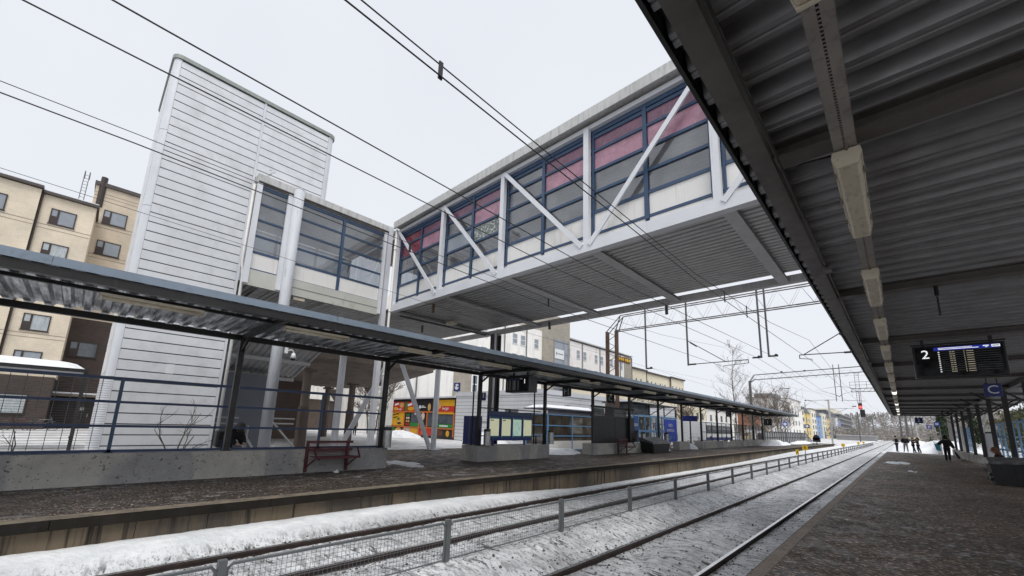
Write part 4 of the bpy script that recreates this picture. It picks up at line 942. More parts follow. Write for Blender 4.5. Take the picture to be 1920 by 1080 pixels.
# ---- yellow brick flats
ya=thing('brick_apartment_block','yellow brick apartment block with brown ground storey and brown framed windows','building',(-49,-15,0))
b=MB(); b.box(-62,-49,-40,-4.70,4.1,19.2); b.box(-62,-49.35,-4.70,-1.50,4.1,19.0); b.obj('wall','yel_brick',ya)
b=MB(); b.box(-62,-49.05,-40,-1.55,0,4.10); b.obj('ground_storey','brn_brick',ya)
b=MB(); b.box(-62.2,-48.7,-40,-4.62,19.25,19.46); b.box(-62.2,-49.05,-4.60,-1.35,19.02,19.24); b.obj('roof','roof_dark',ya)
b=MB(); b.box(-62.2,-48.75,-40,-4.62,19.465,19.56); b.box(-62.2,-49.1,-4.60,-1.4,19.245,19.32); b.obj('roof_snow','snow',ya)
b=MB(); b.tube([(-49.2,-4.60,19.0),(-49.2,-4.62,18.4),(-49.22,-4.62,.2)],.075,8); b.obj('downpipe','brown_frame',ya)
b=MB(); 
for z in (7.15,10.15,13.15,16.15): b.box(-49.345,-49.335,-4.6,-1.51,z-.015,z+.015); b.box(-48.995,-48.985,-40,-4.71,z-.015,z+.015); b.box(-49.345,-49.335,-4.6,-1.51,z+.30,z+.33); b.box(-48.995,-48.985,-40,-4.71,z+.30,z+.33)
b.obj('course_line','brown_conc',ya)
for z in (4.75,7.70,10.70,13.68,16.65):
    window_x(ya,-49.33,-3.98,-2.52,z,z+1.32,pane='pane_curtain' if z in (7.70,13.68) else 'pane_grey')
    for y in (-8.0,-12.6): window_x(ya,-48.98,y,y+1.75,z,z+1.32,pane='pane_grey')
for y in (-4.4,-9.): window_x(ya,-49.03,y,y+1.7,1.2,2.7,style='plain',pane='pane_curtain')
yb=thing('brick_apartment_block','taller set-back brick block with dark brown lower storeys and a metal chimney','building',(-55,2,0))
b=MB(); b.box(-66,-53,-2.0,9,9.75,22.6); b.obj('wall','yel_brick_b',yb)
b=MB(); b.box(-66,-52.99,-2.0,9,0,9.74); b.obj('lower_wall','brn_brick',yb)
b=MB(); b.box(-66.2,-52.8,-2.1,9.1,22.61,22.95); b.obj('roof','roof_dark',yb)
b=MB(); 
for z in (12.6,15.6,18.6,21.6): b.box(-52.995,-52.985,-2,9,z-.015,z+.015); b.box(-52.995,-52.985,-2,9,z+.30,z+.33)
b.obj('course_line','brown_conc',yb)
for z in (13.0,16.0,19.05): window_x(yb,-52.98,-1.12,.52,z,z+1.35,pane='pane_grey')
window_x(yb,-52.97,-1.28,.50,6.3,7.65,frame='brown_frame',pane='pane_dark'); window_x(yb,-52.97,3.,4.7,6.3,7.65,pane='pane_dark')
b=MB(); b.box(-52.97,-52.80,-1.6,1.4,.1,2.6); b.obj('door','brown_frame',yb)
b=MB(); b.box(-52.79,-52.76,.2,.5,1.6,1.85); b.box(-52.79,-52.74,.75,.80,1.0,1.3); b.obj('door_plate','steel_bin',yb)
b=MB(); b.box(-52.96,-51.3,-2.0,1.9,2.75,2.95); b.obj('porch_roof','brown_conc',yb)
b=MB(); b.box(-52.95,-51.25,-2.05,1.95,2.952,3.08); b.obj('porch_snow','snow',yb)
b=MB(); b.tube([(-53.,-1.55,20.5),(-53.,-1.55,23.0),(-53.,-1.55,23.5)],.24,12); b.obj('chimney','brown_frame',yb,smooth=False)
b=MB()
for y in (-2.75,-2.45): b.tube([(-50.6,y,19.2),(-50.6,y,22.3),(-50.6,y+.0,22.55),(-50.9,y,22.7),(-51.3,y,22.55),(-51.5,y,22.2)],.03,5)
for k in range(10): b.tube([(-50.6,-2.75,19.5+k*.3),(-50.6,-2.45,19.5+k*.3)],.02,4)
lad=b.obj('roof_ladder','mesh_grey'); lad.parent=ya; lad.location=(49,15,0)
# ---- bicycle carport
cp=thing('bicycle_shelter','black steel bicycle shelter whose flat roof carries a snow slab','shelter',(-24,-3,0))
b=MB(); 
for y in (.05,-4.5,-9.): b.box(-24.06,-23.94,y-.06,y+.06,.0,3.28); b.box(-27.06,-26.94,y-.06,y+.06,.0,3.1)
b.box(-27.1,-23.9,-10,.12,3.20,3.32)
b.box(-24.0,-23.8,-.03,.0,.6,.66)
b.obj('frame','steel_post',cp)
b=MB(); b.poly([(-27.0,-10,3.19),(-23.95,-10,3.19),(-23.95,.05,3.19),(-27.0,.05,3.19)]); b.obj('translucent_roof','mesh_pale',cp)
b=MB(); nn=40; v=[]
for j in range(nn+1):
    for i in range(9):
        y=-10+10.0*j/nn; e=min(1,min(i,8-i,(nn-j)*.7)/1.6)
        v.append((-27.05+3.2*i/8,y,3.325+.30*math.sqrt(max(0,e))+.04*noise.noise(V((i*.4,y*.5,1)))*e))
b._add(v,[(j*9+i,j*9+i+1,(j+1)*9+i+1,(j+1)*9+i) for j in range(nn) for i in range(8)])
tag(b.obj('roof_snow','snow',smooth=True),'thick snow slab lying on the black bicycle shelter roof','snow')
def bicycle(label,x,y,z,ang,frame='red_paint',s=1.):
    t=thing('bicycle',label,'bicycle',(x,y,z)); t.rotation_euler=(0,0,ang)
    def W(px):
        n=20; b=MB(); b.tube([(x+px+.33*s*math.cos(2*math.pi*k/n),y,z+.34+.33*s*math.sin(2*math.pi*k/n)) for k in range(n+1)],.022,6)
        o=b.obj('wheel','black',t)
        b=MB()
        for k in range(10): a=math.pi*k/5; b.tube([(x+px,y,z+.34),(x+px+.32*math.cos(a),y,z+.34+.32*math.sin(a))],.004,3)
        b.obj('spokes','mesh_grey',o)
    W(-.52); W(.52)
    b=MB(); P=lambda u,w: (x+u,y,z+w)
    for a,c in (((-.52,.34),(-.1,.34)),((-.52,.34),(-.18,.78)),((-.1,.30),(-.22,.88)),((-.1,.30),(.36,.78)),((-.20,.78),(.38,.84)),((.52,.34),(.36,.98))): b.tube([P(*a),P(*c)],.018,6)
    b.obj('frame',frame,t)
    b=MB(); b.tube([(x+.30,y-.27,z+1.02),(x+.36,y,z+1.0),(x+.30,y+.27,z+1.02)],.014,6); b.obj('handlebar','mesh_grey',t)
    b=MB(); b.sphere((x-.23,y,z+.92),.13,.075,.04,8,5); b.obj('saddle','black',t); return t
bicycle('dark red bicycle parked before the brown ground storey of the yellow block',-46.5,-2.75,.05,R(80))
bicycle('grey framed bicycle parked nearest the dark entrance of the brick blocks',-46.5,-1.5,.05,R(85),'mesh_grey')
bicycle('white framed bicycle leaning behind the second low plinth',-15.2,42.,.05,R(80),'white_frame')
bicycle('red bicycle leaning behind the second low plinth',-15.2,44.,.05,R(95),'red_paint')
# ---- stair enclosure, roof, planks behind the tower
se=thing('stair_enclosure','blue grey stair enclosure wall with corrugated sloping roof behind the clad tower','building',(-21,5,0))
b=MB(); b.box(-22.5,-21.,3.35,5.95,.0,3.55); b.obj('wall','grey_wall',se)
b=MB(); y=3.2; corr(b,-21.8,-17.8,3.3,7.1,3.62,.24,.06,zslope=1.35); b.obj('corrugated_roof','soffit',se)
b=MB()
for x,z in ((-21.7,3.58),(-19.8,4.22),(-17.9,4.87)): b.box(x-.06,x+.06,3.2,7.15,z-.16,z-.01)
b.bar((-21.8,7.12,3.62),(-17.8,7.12,4.97),.08,.16); b.obj('roof_beam','soffit_beam',se)
random.seed(2)
PL=[((-20,5.90,1.55),(-20,7.22,.10),'leaning diagonally by the round column'),((-20.1,5.85,1.62),(-20.1,6.88,1.62),'lying level behind the round column, upper of the pair'),((-20.1,5.85,1.40),(-20.1,6.86,1.40),'lying level behind the round column, lower of the pair'),
 ((-20.3,3.6,1.60),(-20.3,4.75,1.60),'fixed level on the blue grey wall, upper one'),((-20.2,3.6,1.36),(-20.2,4.7,1.36),'fixed level on the blue grey wall, lower one'),((-19.8,4.35,.35),(-19.9,4.85,.80),'propped low beside the black coated person'),((-19.9,5.05,.30),(-20.0,4.72,1.0),'crossing another low one beside the black coated person'),((-19.9,5.4,.25),(-20.1,5.0,.95),'propped low against the foot of the round column'),((-20.2,5.12,.1),(-20.2,5.12,1.3),'standing upright as a small trestle leg by the grey wall')]
for p,q,l in PL:
    b=MB(); b.bar(p,q,.17,.06); tag(b.obj('plank','wood_white'),'whitish plank '+l,'plank','whitish planks behind the railing')
b=MB(); b.tube([(-19.2,5.75,.5),(-19.2,5.88,.72),(-19.2,5.93,.72),(-19.2,5.80,.48)],.01,5); tag(b.obj('bike_hoop','mesh_grey'),'thin bent steel hoop beside the diagonal whitish plank','hoop')
# ---- raised concrete deck on brown columns
cd=thing('concrete_deck','raised brown concrete walkway deck on clad columns behind the bridge legs','building',(-38,12,0))
b=MB(); b.prism([(-23,5.0),(-23,6.3),(-62,6.3),(-62,5.0),(-41,5.0),(-36,4.35),(-29,4.35)],'y',5.9,16.4); b.obj('deck_slab','brown_conc',cd)
b=MB(); b.box(-62,-23.,16.4,16.55,5.2,6.9); b.obj('parapet','brown_conc',cd)
for (x,y) in ((-24.3,8.75),(-30.6,14.4),(-37,9.5),(-37.5,15.4),(-45,15.4),(-45,9.5),(-52,15.4),(-30.5,8.6)):
    b=MB(); b.tube([(x,y,.05),(x,y,4.45)],.24,10); b.box(x-.34,x+.34,y-.34,y+.34,4.25,4.40); o=b.obj('column','brown_conc',cd)
    b=MB(); n=8; b.tube([(x,y,.06),(x,y,2.3)],.31,8); b.obj('cladding','brown_clad',o)
b=MB(); b.prism([(15.6,4.2),(16.39,4.36),(16.39,3.2)],'x',-31.2,-31.0); b.prism([(15.6,4.2),(16.39,4.36),(16.39,3.2)],'x',-38.2,-38.0); b.obj('bracket','brown_conc',cd)
b=MB(); b.box(-33,-32.8,6,11.5,.1,4.34); b.obj('back_wall','brown_clad',cd)
b=MB(); b.box(-40,-39.8,6,14,.1,4.84); b.obj('back_wall','brown_clad',cd)
b=MB(); b.box(-32.79,-32.75,6.6,7.2,2.0,2.5); b.box(-32.79,-32.75,8.0,8.35,2.2,2.6); b.obj('notice','lamp_diff',cd)
# low curved-looking white deck building beyond
cb=thing('ribbon_window_block','long pale block with ribbon windows beyond the raised concrete walkway','building',(-75,27,0))
b=MB()
P=[(-58,12.0),(-58,19.5),(-60,24.0),(-64,28.5),(-70,31.5),(-90,33),(-90,10)]
b.prism(P,'z',4.2,6.0); b.prism(P,'z',7.6,9.6); b.prism([(x-.6,y-.3) for x,y in P],'z',9.601,11.2); b.obj('wall','white_wall',cb)
b=MB(); b.prism([(x-.8,y-.25) for x,y in P],'z',.0,4.19); b.obj('undercroft','brown_clad',cb)
b=MB(); b.prism([(x-.35,y-.2) for x,y in P],'z',6.001,7.599); b.obj('window_band','pane_dark',cb)
b=MB()
for (xa,y0),(xb,y1) in zip(P[:4],P[1:5]):
    for k in range(5): t=k/5; x,y=xa+(xb-xa)*t,y0+(y1-y0)*t; b.box(x-.4,x-.1,y-.12,y+.12,6.0,7.6)
b.obj('mullion','white_wall',cb)
# ---- hut with adverts
HY=24.5
ht=thing('siding_hut','long pale hut with horizontal metal siding beside the burger advert kiosk','building',(-25,30,0))
b=MB(); b.box(-30.4,-19.95,HY+.03,50,0,4.0); b.box(-30.4,-19.95,HY+.03,50,4.0,4.3); b.obj('core','gap',ht)
b=MB(); z=.1
while z<4.0:
    h=.315; b.box(-30.4,-25.02,HY,HY+.028,z+.012,z+h-.012); b.box(-24.98,-19.92,HY,HY+.028,z+.012,z+h-.012)
    for k in range(5): b.box(-19.948,-19.92,HY+.02+k*5.1,HY+.02+k*5.1+5.07,z+.012,z+h-.012)
    z+=h
b.obj('siding','hut_clad',ht)
b=MB(); b.box(-30.5,-19.85,HY-.06,50.1,4.10,4.48); b.obj('roof_edge','white_trim',ht)
b=MB()
for (y,zz,r) in ((27.6,3.2,.35),(28.0,3.25,.28),(28.5,3.15,.3),(29.1,3.2,.22)): b.tube([(-19.912,y+r*math.cos(a*.7),zz+r*.6*math.sin(a*.7)) for a in range(8)],.014,4)
b.obj('graffiti','mesh_grey',ht)
b=MB(); b.tube([(-19.912,33.0+.1*k,2.9+.12*((k*7)%3)) for k in range(9)],.02,4); b.obj('graffiti','ad_red',ht)
b=MB(); b.box(-19.90,-19.86,HY+.3,HY+.42,.1,3.9); b.box(-23.9,-22.4,HY-.03,HY-.001,2.0,2.9); b.obj('vent_louver','mesh_grey',ht)
kk=thing('burger_kiosk','fast food kiosk covered with red, yellow and black burger advert panels','kiosk',(-36,24.5,0))
b=MB(); b.box(-41.6,-30.45,HY+.02,34,.1,3.95); b.obj('wall','ad_black',kk)
b=MB(); b.box(-41.8,-30.42,HY-.25,34.2,3.98,4.12); b.obj('roof','white_trim',kk)
b=MB()
for z in (2.62,1.05): b.box(-41.6,-30.6,HY-.07,HY-.012,z-.06,z+.06)
for x in (-39.05,-36.2,-34.85,-33.6,-30.55): b.box(x-.06,x+.06,HY-.075,HY-.071+.06,.3,2.56)
b.obj('orange_trim','orange',kk)
def ad(x0,x1,z0,z1,mt,y=HY-.015):
    b=MB(); b.box(x0,x1,y,y+.03,z0,z1); return b.obj('advert_panel',mt,kk)
def blob(p,mt,x,z,rx,rz,y=HY-.02):
    n=14; b=MB(); b.prism([(x+rx*math.cos(2*math.pi*k/n),z+rz*math.sin(2*math.pi*k/n)) for k in range(n)],'y',y-.012,y); o=b.obj('printed_food',mt,p); return o
a=ad(-41.5,-39.2,2.7,3.7,'ad_red'); blob(a,'ad_tan',-39.75,3.35,.42,.30); blob(a,'ad_yellow',-40.9,2.95,.42,.2); text('lettering','burger',.34,'white_print',(-40.1,HY-.03,2.9),FY,a)
b=MB(); b.bar((-41.15,HY-.03,3.38),(-40.35,HY-.03,3.5),.02,.22,(0,0,1)); b.obj('white_flash','white_print',a)
a=ad(-39.1,-38.75,2.7,3.7,'ad_green'); a=ad(-38.7,-36.9,2.7,3.7,'ad_red'); blob(a,'ad_yellow',-37.9,2.95,.6,.2)
b=MB(); b.bar((-38.55,HY-.03,3.3),(-37.75,HY-.03,3.45),.02,.24,(0,0,1)); b.obj('white_flash','white_print',a)
a=ad(-36.85,-34.0,2.7,3.75,'ad_black',); blob(a,'ad_tan',-34.6,3.1,.26,.38)
b=MB(); b.box(-36.4,-36.1,HY-.03,HY-.016,2.98,3.28); b.box(-36.0,-35.2,HY-.03,HY-.016,3.05,3.13); b.box(-36.0,-35.5,HY-.03,HY-.016,3.18,3.25); b.obj('white_mark','white_print',a)
a=ad(-33.5,-30.6,3.2,3.8,'ad_yellow'); a=ad(-33.5,-30.6,2.7,3.19,'ad_red'); blob(a,'ad_tan',-33.0,3.25,.40,.34); text('lettering','burger',.40,'white_print',(-31.9,HY-.03,2.98),FY,a)
a=ad(-33.5,-30.6,2.42,2.56,'ad_yellow',HY-.09)
a=ad(-41.5,-39.2,1.15,2.55,'ad_yellow'); blob(a,'ad_tan',-40.0,1.62,.36,.22); blob(a,'ad_brown',-40.0,1.38,.42,.12); blob(a,'ad_green',-40.2,1.85,.3,.12)
b=MB(); b.bar((-41.4,HY-.03,2.25),(-40.2,HY-.03,2.42),.02,.10,(0,0,1)); b.bar((-41.3,HY-.03,1.95),(-40.4,HY-.03,2.08),.02,.10,(0,0,1)); b.obj('black_flash','ad_black',a)
a=ad(-38.9,-37.9,1.1,2.55,'ad_black')
for k in range(4):
    b=MB(); b.box(-38.7,-38.45,HY-.03,HY-.016,1.2+k*.33,1.42+k*.33); b.box(-38.35,-38.05,HY-.03,HY-.016,1.2+k*.33,1.42+k*.33); b.obj('menu_picture',['ad_red','ad_tan','ad_pink','ad_green'][k],a)
a=ad(-37.8,-36.3,1.1,1.5,'ad_green',HY-.09); 
b=MB(); b.box(-37.8,-36.3,HY-.01,HY,1.5,2.5); b.box(-34.75,-33.7,HY-.01,HY,1.2,2.5); b.box(-33.4,-30.65,HY-.01,HY,1.5,2.4); b.obj('serving_window','pane_dark',kk)
blob(kk,'ad_pink',-35.6,2.2,.30,.42); blob(kk,'white_print',-37.0,2.42,.14,.12)
a=ad(-33.4,-30.65,1.12,1.48,'ad_green',HY-.09)
b=MB()
for k in range(6): b.box(-32.6+k*.22,-32.45+k*.22,HY-.10,HY-.091,1.22,1.38)
b.obj('white_mark','white_print',a)
a=ad(-41.5,-40.9,.3,.98,'ad_green'); a=ad(-40.85,-39.3,.3,.98,'ad_black'); blob(a,'ad_tan',-40.1,.64,.62,.32); blob(a,'ad_yellow',-40.1,.66,.40,.2,HY-.034)
a=ad(-39.2,-37.9,.3,.98,'ad_pink'); b=MB(); b.box(-38.8,-38.6,HY-.03,HY-.016,.55,.75); b.box(-38.5,-38.1,HY-.03,HY-.016,.55,.62); b.obj('black_mark','ad_black',a)
a=ad(-37.85,-36.4,.3,.98,'ad_tan'); blob(a,'ad_yellow',-37.1,.64,.6,.32)
a=ad(-36.1,-34.0,.3,.98,'ad_red'); blob(a,'orange',-35.3,.55,.5,.22)
a=ad(-33.5,-30.6,.3,.98,'ad_black'); blob(a,'ad_brown',-32.7,.64,.6,.32); blob(a,'ad_yellow',-31.4,.6,.26,.3)
# navy round-emblem sign above the hut
es=thing('emblem_sign','square navy sign with a white round emblem above the pale hut','sign',(-30,24.4,5.))
b=MB(); b.box(-30.75,-29.85,24.40,24.46,4.58,5.38); b.obj('panel','sign_blue',es)
n=16; b=MB(); b.prism([(-30.3+.30*math.cos(2*math.pi*k/n),5.0+.28*math.sin(2*math.pi*k/n)) for k in range(n)],'y',24.385,24.398); b.obj('emblem','white_print',es)
b=MB(); b.box(-30.55,-30.45,24.375,24.384,5.0,5.15); b.box(-30.22,-30.0,24.375,24.384,4.95,5.1); b.obj('emblem_detail','sign_blue',es)
b=MB(); b.box(-30.35,-30.25,24.47,24.55,4.3,5.2); b.obj('bracket','mesh_grey',es)
# ---- white building with stair tower
wb=thing('white_office_block','large pale office block with rust streaks and a yellow sign near its end','building',(-46,60,0))
XW=-46.
b=MB(); b.box(-62,XW,27,56.1,0,18.5); b.obj('wall','white_wall',wb)
b=MB(); b.box(-62,XW,63.9,86.5,0,18.3); b.obj('wall','rust_wall',wb)
b=MB(); b.box(-62,XW+.05,86.51,90.2,0,18.5); b.obj('end_wall','grey_block',wb)
b=MB(); b.box(-62,XW+.6,56.11,63.89,0,22); b.obj('stair_tower','grey_block',wb)
b=MB(); b.box(XW+.601,XW+.66,58.9,63.3,0,17.6); b.obj('stair_glazing','pane_grey',wb)
b=MB()
for z in [4+2.2*k for k in range(7)]: b.box(XW+.661,XW+.72,58.8,63.4,z-.06,z+.06)
for y in (58.9,61.9,63.35): b.box(XW+.661,XW+.73,y-.08,y+.08,0,17.65)
b.obj('glazing_bar','mesh_pale',wb)
b=MB(); b.box(XW+.732,XW+.76,59.0,61.8,13.9,15.7); b.obj('window_sign','white_print',wb)
b=MB(); b.box(XW+.761,XW+.765,59.3,59.7,14.6,15.1); b.box(XW+.761,XW+.765,59.9,61.5,14.75,14.95); b.obj('sign_mark','grey_txt',wb)
b=MB(); b.box(-62.2,XW+.35,63.9,90.3,18.55,18.72); b.prism([(XW+.2,18.72),(-54,20.6),(-62,18.72)],'y',63.95,86.5); b.obj('roof','bridge_roof',wb)
b=MB(); b.prism([(XW+.1,18.85),(-54,20.75),(-54,20.9),(XW-.3,19.0)],'y',64.1,86.3); b.obj('roof_snow','snow',wb)
for y in (30.2,46.4,51.8,69.0,75.8,84.6,90.25):
    b=MB(); b.tube([(XW+.10,y,0),(XW+.10,y,18.3)],.10,6); b.obj('downpipe','mesh_grey',wb)
for y in (41.9,45.0,48.9,50.9,54.5,64.3,67.6,70.0,74.3,76.6,80.7,82.4,85.2):
    for z in (15.0,11.6,8.3,5.0):
        if y<56 and z<6 : continue
        window_x(wb,XW,y-.62,y+.62,z,z+1.75,'white_frame','pane_grey','grid')
window_x(wb,XW,39.9,42.0,6.0,8.7,'white_frame','pane_dark','wide')
b=MB(); b.box(XW,XW+.04,36.3,39.7,3,12.); b.obj('block_panel','grey_block',wb)
window_x(wb,XW,86.9,88.2,11.0,12.6,'white_frame','pane_dark','plain')
sg=thing('roof_sign','long yellow rounded sign on dark backing at the end of the pale office block','sign',(XW,85.4,17.5))
b=MB(); b.box(XW+.06,XW+.2,82.3,89.2,16.75,17.9); b.obj('backing','ad_brown',sg,bevel=.05)
for k in range(7):
    b=MB(); y=82.9+k*.92+(.3 if k>3 else 0); b.tube([(XW+.23,y,17.32),(XW+.30,y,17.32)],.42 if k in (0,5) else .34,12); b.obj('letter','yellow_sign',sg)
# ---- beige flats beyond
bb=thing('beige_apartment_block','beige rendered apartment block with flat dark eaves beyond the pale office block','building',(-46,105,0))
b=MB(); b.box(-60,-46,90.4,98,0,15.9); b.box(-60,-46.3,98,113,0,15.7); b.box(-60,-46,113.2,123,0,15.9); b.obj('wall','beige_wall',bb)
b=MB(); b.box(-60.3,-45.6,90.4,98.2,15.91,16.25); b.box(-60.3,-45.9,98.2,113.1,15.71,16.1); b.box(-60.3,-45.6,113.2,123.3,15.91,16.3); b.obj('roof','roof_dark',bb)
for y in (92.5,95.,99.5,101.6,104,107,110,114.5,117,119.5,121.5):
    for z in (12.6,9.7,6.8): window_x(bb,-46.3 if 98<y<113 else -46,y-.5,y+.5,z,z+1.2,'white_frame','pane_dark','plain')
b=MB(); b.tube([(-45.9,98.1,15.9),(-45.9,98.1,0)],.1,6); b.obj('downpipe','brown_frame',bb)
b=MB(); b.tube([(-45.9,113.1,15.9),(-45.9,113.1,0)],.14,6); b.obj('downpipe','brown_frame',bb)
# lower beige and brick houses seen between the canopy posts
lb=thing('beige_house','low beige building with small windows seen between the canopy posts','building',(-34,75,0))
b=MB(); b.box(-44,-32,60,98,0,9.); b.obj('wall','beige_wall',lb)
b=MB(); b.box(-44.3,-31.7,59.8,98.2,9.01,9.3); b.obj('roof','roof_dark',lb)
for y in range(62,97,3):
    for z in (1.3,4.1,6.8): window_x(lb,-32,y,y+1.1,z,z+1.3,'brown_frame','pane_dark','plain')
lb=thing('brick_house','rust red brick building behind the bare trees near the canopy end','building',(-30,108,0))
b=MB(); b.box(-29.5,-27.5,113,126,0,6.2); b.obj('wall','hw_brick',lb)
b=MB(); b.box(-29.8,-27.2,112.8,126.2,6.21,6.5); b.obj('roof','mans',lb)
for y in range(115,125,4):
    for z in (1.3,): window_x(lb,-27.5,y,y+1.4,z,z+1.4,'white_frame','pane_dark','plain')
# graffitied white siding wall
gw=thing('graffiti_wall','white boarded wall with looping black graffiti behind the short concrete plinth','wall',(-18.5,44,0))
b=MB(); z=.05
while z<2.8: b.box(-18.6,-18.5,40.,56,z+.01,z+.34); z+=.35
b.obj('board','hut_clad',gw)
b=MB(); rng=random.Random(5)
for k in range(7):
    y0=40.6+k*.9; b.tube([(-18.49,y0+.55*math.sin(t*.8+k)+.12*t,.5+.9*(1+math.cos(t*.9+k*1.3))) for t in range(9)],.05,4)
b.obj('graffiti','black',gw)
lb=thing('cream_apartment_block','long cream apartment block with rows of dark windows behind the leafless trees','building',(-45,140,0))
b=MB(); b.box(-52,-42,125,215,0,8); b.obj('wall','white_wall',lb)
b=MB(); b.box(-52.3,-41.7,124.8,215.2,8.01,8.3); b.obj('roof','mans',lb)
for y in range(127,213,5):
    for z in (1.2,4.6): window_x(lb,-42,y,y+1.7,z,z+1.8,'brown_frame','pane_dark','plain')
pb=thing('parked_bus','dark windowed white bus parked behind the steel frame fence of the farther platform','bus',(-20,63,.05))
b=MB(); b.box(-21.4,-19.,57.5,69,.45,2.95); b.obj('body','white_frame',pb,bevel=.12,bseg=2)
b=MB(); b.box(-18.995,-18.98,57.8,68.7,1.35,2.45); b.obj('window_band','pane_dark',pb)
b=MB(); b.box(-18.994,-18.982,57.7,68.8,.5,.85); b.obj('skirt_stripe','sign_blue',pb)
for y in (59.6,66.4):
    b=MB(); b.tube([(-19.3,y,.55),(-18.97,y,.55)],.5,14); b.obj('wheel','black',pb)
# modern grey block before the coloured houses
mg=thing('grey_modern_block','grey and cream modern apartment block behind the bare trees past the canopy end','building',(-26,150,0))
b=MB(); b.box(-31,-25,128,152,0,11.0); b.obj('wall','hw_pale',mg); b=MB(); b.box(-31,-24.8,152.1,172,0,12.4); b.obj('stair_wall','white_wall',mg)
b=MB(); b.box(-31.2,-24.7,127.8,152.2,11.01,11.2); b.box(-31.2,-24.5,152.2,172.2,12.41,12.6); b.box(-30.5,-26,135,147,11.21,12.8); b.obj('roof','hw_grey',mg)
for y in list(range(130,151,4))+[155,160,165]:
    for z in (1.4,4.3,7.2,9.): window_x(mg,-25 if y<152 else -24.8,y,y+1.8,z,z+1.6,'white_frame','pane_dark','plain')
# coloured row houses
HB=[(212,224,'hw_cream',12.5,'cream sliver'),(224,244,'hw_yellow',11.2,'yellow'),(244,259,'hw_cream',13.6,'tall cream'),(259,282,'hw_blue',11.0,'pale blue'),(282,298,'hw_cream',13.4,'second tall cream'),(298,320,'hw_yellow',11.6,'smaller yellow'),(320,348,'hw_grey',13.8,'dark grey'),(348,356,'white_wall',13.2,'narrow white'),(356,382,'hw_indigo',12.0,'indigo blue')]
for a,e,mt,h,w in HB:
    t=thing('row_house',f'{w} fronted row house in the colourful terrace beside the line','house',(-32,(a+e)/2,0),'colourful terrace houses')
    cream=mt in('hw_cream','white_wall'); xf=-31.4 if cream else -32
    b=MB(); b.box(-44,xf,a+.02,e-.02,-.5,h); b.obj('wall',mt,t)
    b=MB()
    if not cream: b.prism([(-31.7,h+.01),(-33.5,h+3.2),(-42.5,h+3.2),(-44.2,h+.01)],'y',a,e)
    else: b.box(-44.2,xf+.3,a-.1,e+.1,h+.01,h+.4)
    b.obj('roof','mans',t)
    n=max(1,int((e-a)/6)); 
    for k in range(n):
        y=a+(e-a)*(k+.5)/n
        for z in [1.2+2.9*i for i in range(int(h/2.9))]:
            b=MB(); b.box(xf-.02,xf+.08,y-1.7,y+1.7,z,z+2.0); o=b.obj('window','white_frame',t)
            b=MB(); b.box(xf+.081,xf+.09,y-1.5,y+1.5,z+.12,z+1.88); b.obj('pane','pane_dark',o)
        if not cream:
            b=MB(); b.box(-33.6,-32.2,y-1.3,y+1.3,h+.8,h+2.4); b.obj('dormer','hw_grey',t)
gb=thing('glass_office_block','grey glazed office block with banded floors beyond the indigo house','building',(-33,430,0))
b=MB(); b.box(-60,-32.5,384,474,-.5,16.5); b.obj('core','pane_dark',gb)
b=MB()
for z in (0,3.3,6.6,9.9,13.2,16.3): b.box(-60.3,-32,383.5,474.5,z,z+.9)
y=384.
while y<475: b.box(-32.45,-32.1,y-.2,y+.2,0,16.4); y+=6
b.obj('floor_band','hw_grey',gb)
b=MB(); b.box(-56,-36,395,440,17.3,21.5); b.obj('roof_block','hw_cream',gb)
# ================================================================== OVERHEAD LINE, FENCE, SIGNALS
def lattice(b,p,q,d,n,r=.008):
    """two pairs of chords with zig-zag lacing between p and q (along X), d = (dy,dz)"""
    dy,dz=d; (x0,y,z),(x1,_,z1)=p,q
    for a in (0,dy):
        for c in (0,dz): b.bar((x0,y+a,z+c),(x1,y+a,z1+c),.055,.055)
    for k in range(n):
        xa=x0+(x1-x0)*k/n; xb=x0+(x1-x0)*(k+.5)/n; xc=x0+(x1-x0)*(k+1)/n
        for a in (0,dy): b.tube([(xa,y+a,z),(xb,y+a,z+dz),(xc,y+a,z)],r,4)
        b.tube([(xa,y,z),(xc,y+dy,z)],r*.8,4); b.tube([(xa,y+dy,z+dz),(xc,y,z+dz)],r*.8,4)
def latpost(b,x,y,z0,z1,w,n):
    for s in (-1,1): b.box(x+s*w/2-.075,x+s*w/2+.075,y-.05,y+.30,z0,z1)
    for k in range(n):
        a=z0+(z1-z0)*k/n; c=z0+(z1-z0)*(k+.5)/n; e=z0+(z1-z0)*(k+1)/n
        b.bar((x-w/2,y-.06,a),(x+w/2,y-.06,c),.04,.02,(0,1,0)); b.bar((x+w/2,y-.06,c),(x-w/2,y-.06,e),.04,.02,(0,1,0))
Y1=27.3
g=thing('catenary_gantry','nearer steel catenary portal with rusty lattice post beyond the footbridge','catenary gantry',(-15.9,Y1,0))
b=MB(); latpost(b,-15.55,Y1,0.,9.0,.78,11); b.obj('post','gantry_rust',g)
b=MB(); lattice(b,(-14.75,Y1,9.0),(5.5,Y1,9.0),(.45,1.12),17); 
for a in (0,.45): b.bar((-15.94,Y1+a,9.0),(-14.75,Y1+a,10.12),.05,.05); b.bar((-15.16,Y1+a,9.0),(-14.75,Y1+a,10.12),.06,.06); b.bar((-15.16,Y1+a,9.0),(-14.75,Y1+a,9.0),.06,.06)
pass
b.obj('beam','gantry',g)
b=MB(); latpost(b,5.7,Y1,0,10.1,.78,12); b.obj('post','gantry_rust',g)
def dropper(gg,x,y,z0,z1,w=.09):
    b=MB(); b.box(x-w/2,x+w/2,y-.06,y+.03,z0,z1); b.obj('dropper','gantry',gg)
def dz(x,y0): return 9.05+.7*(x+14.6)/20.1
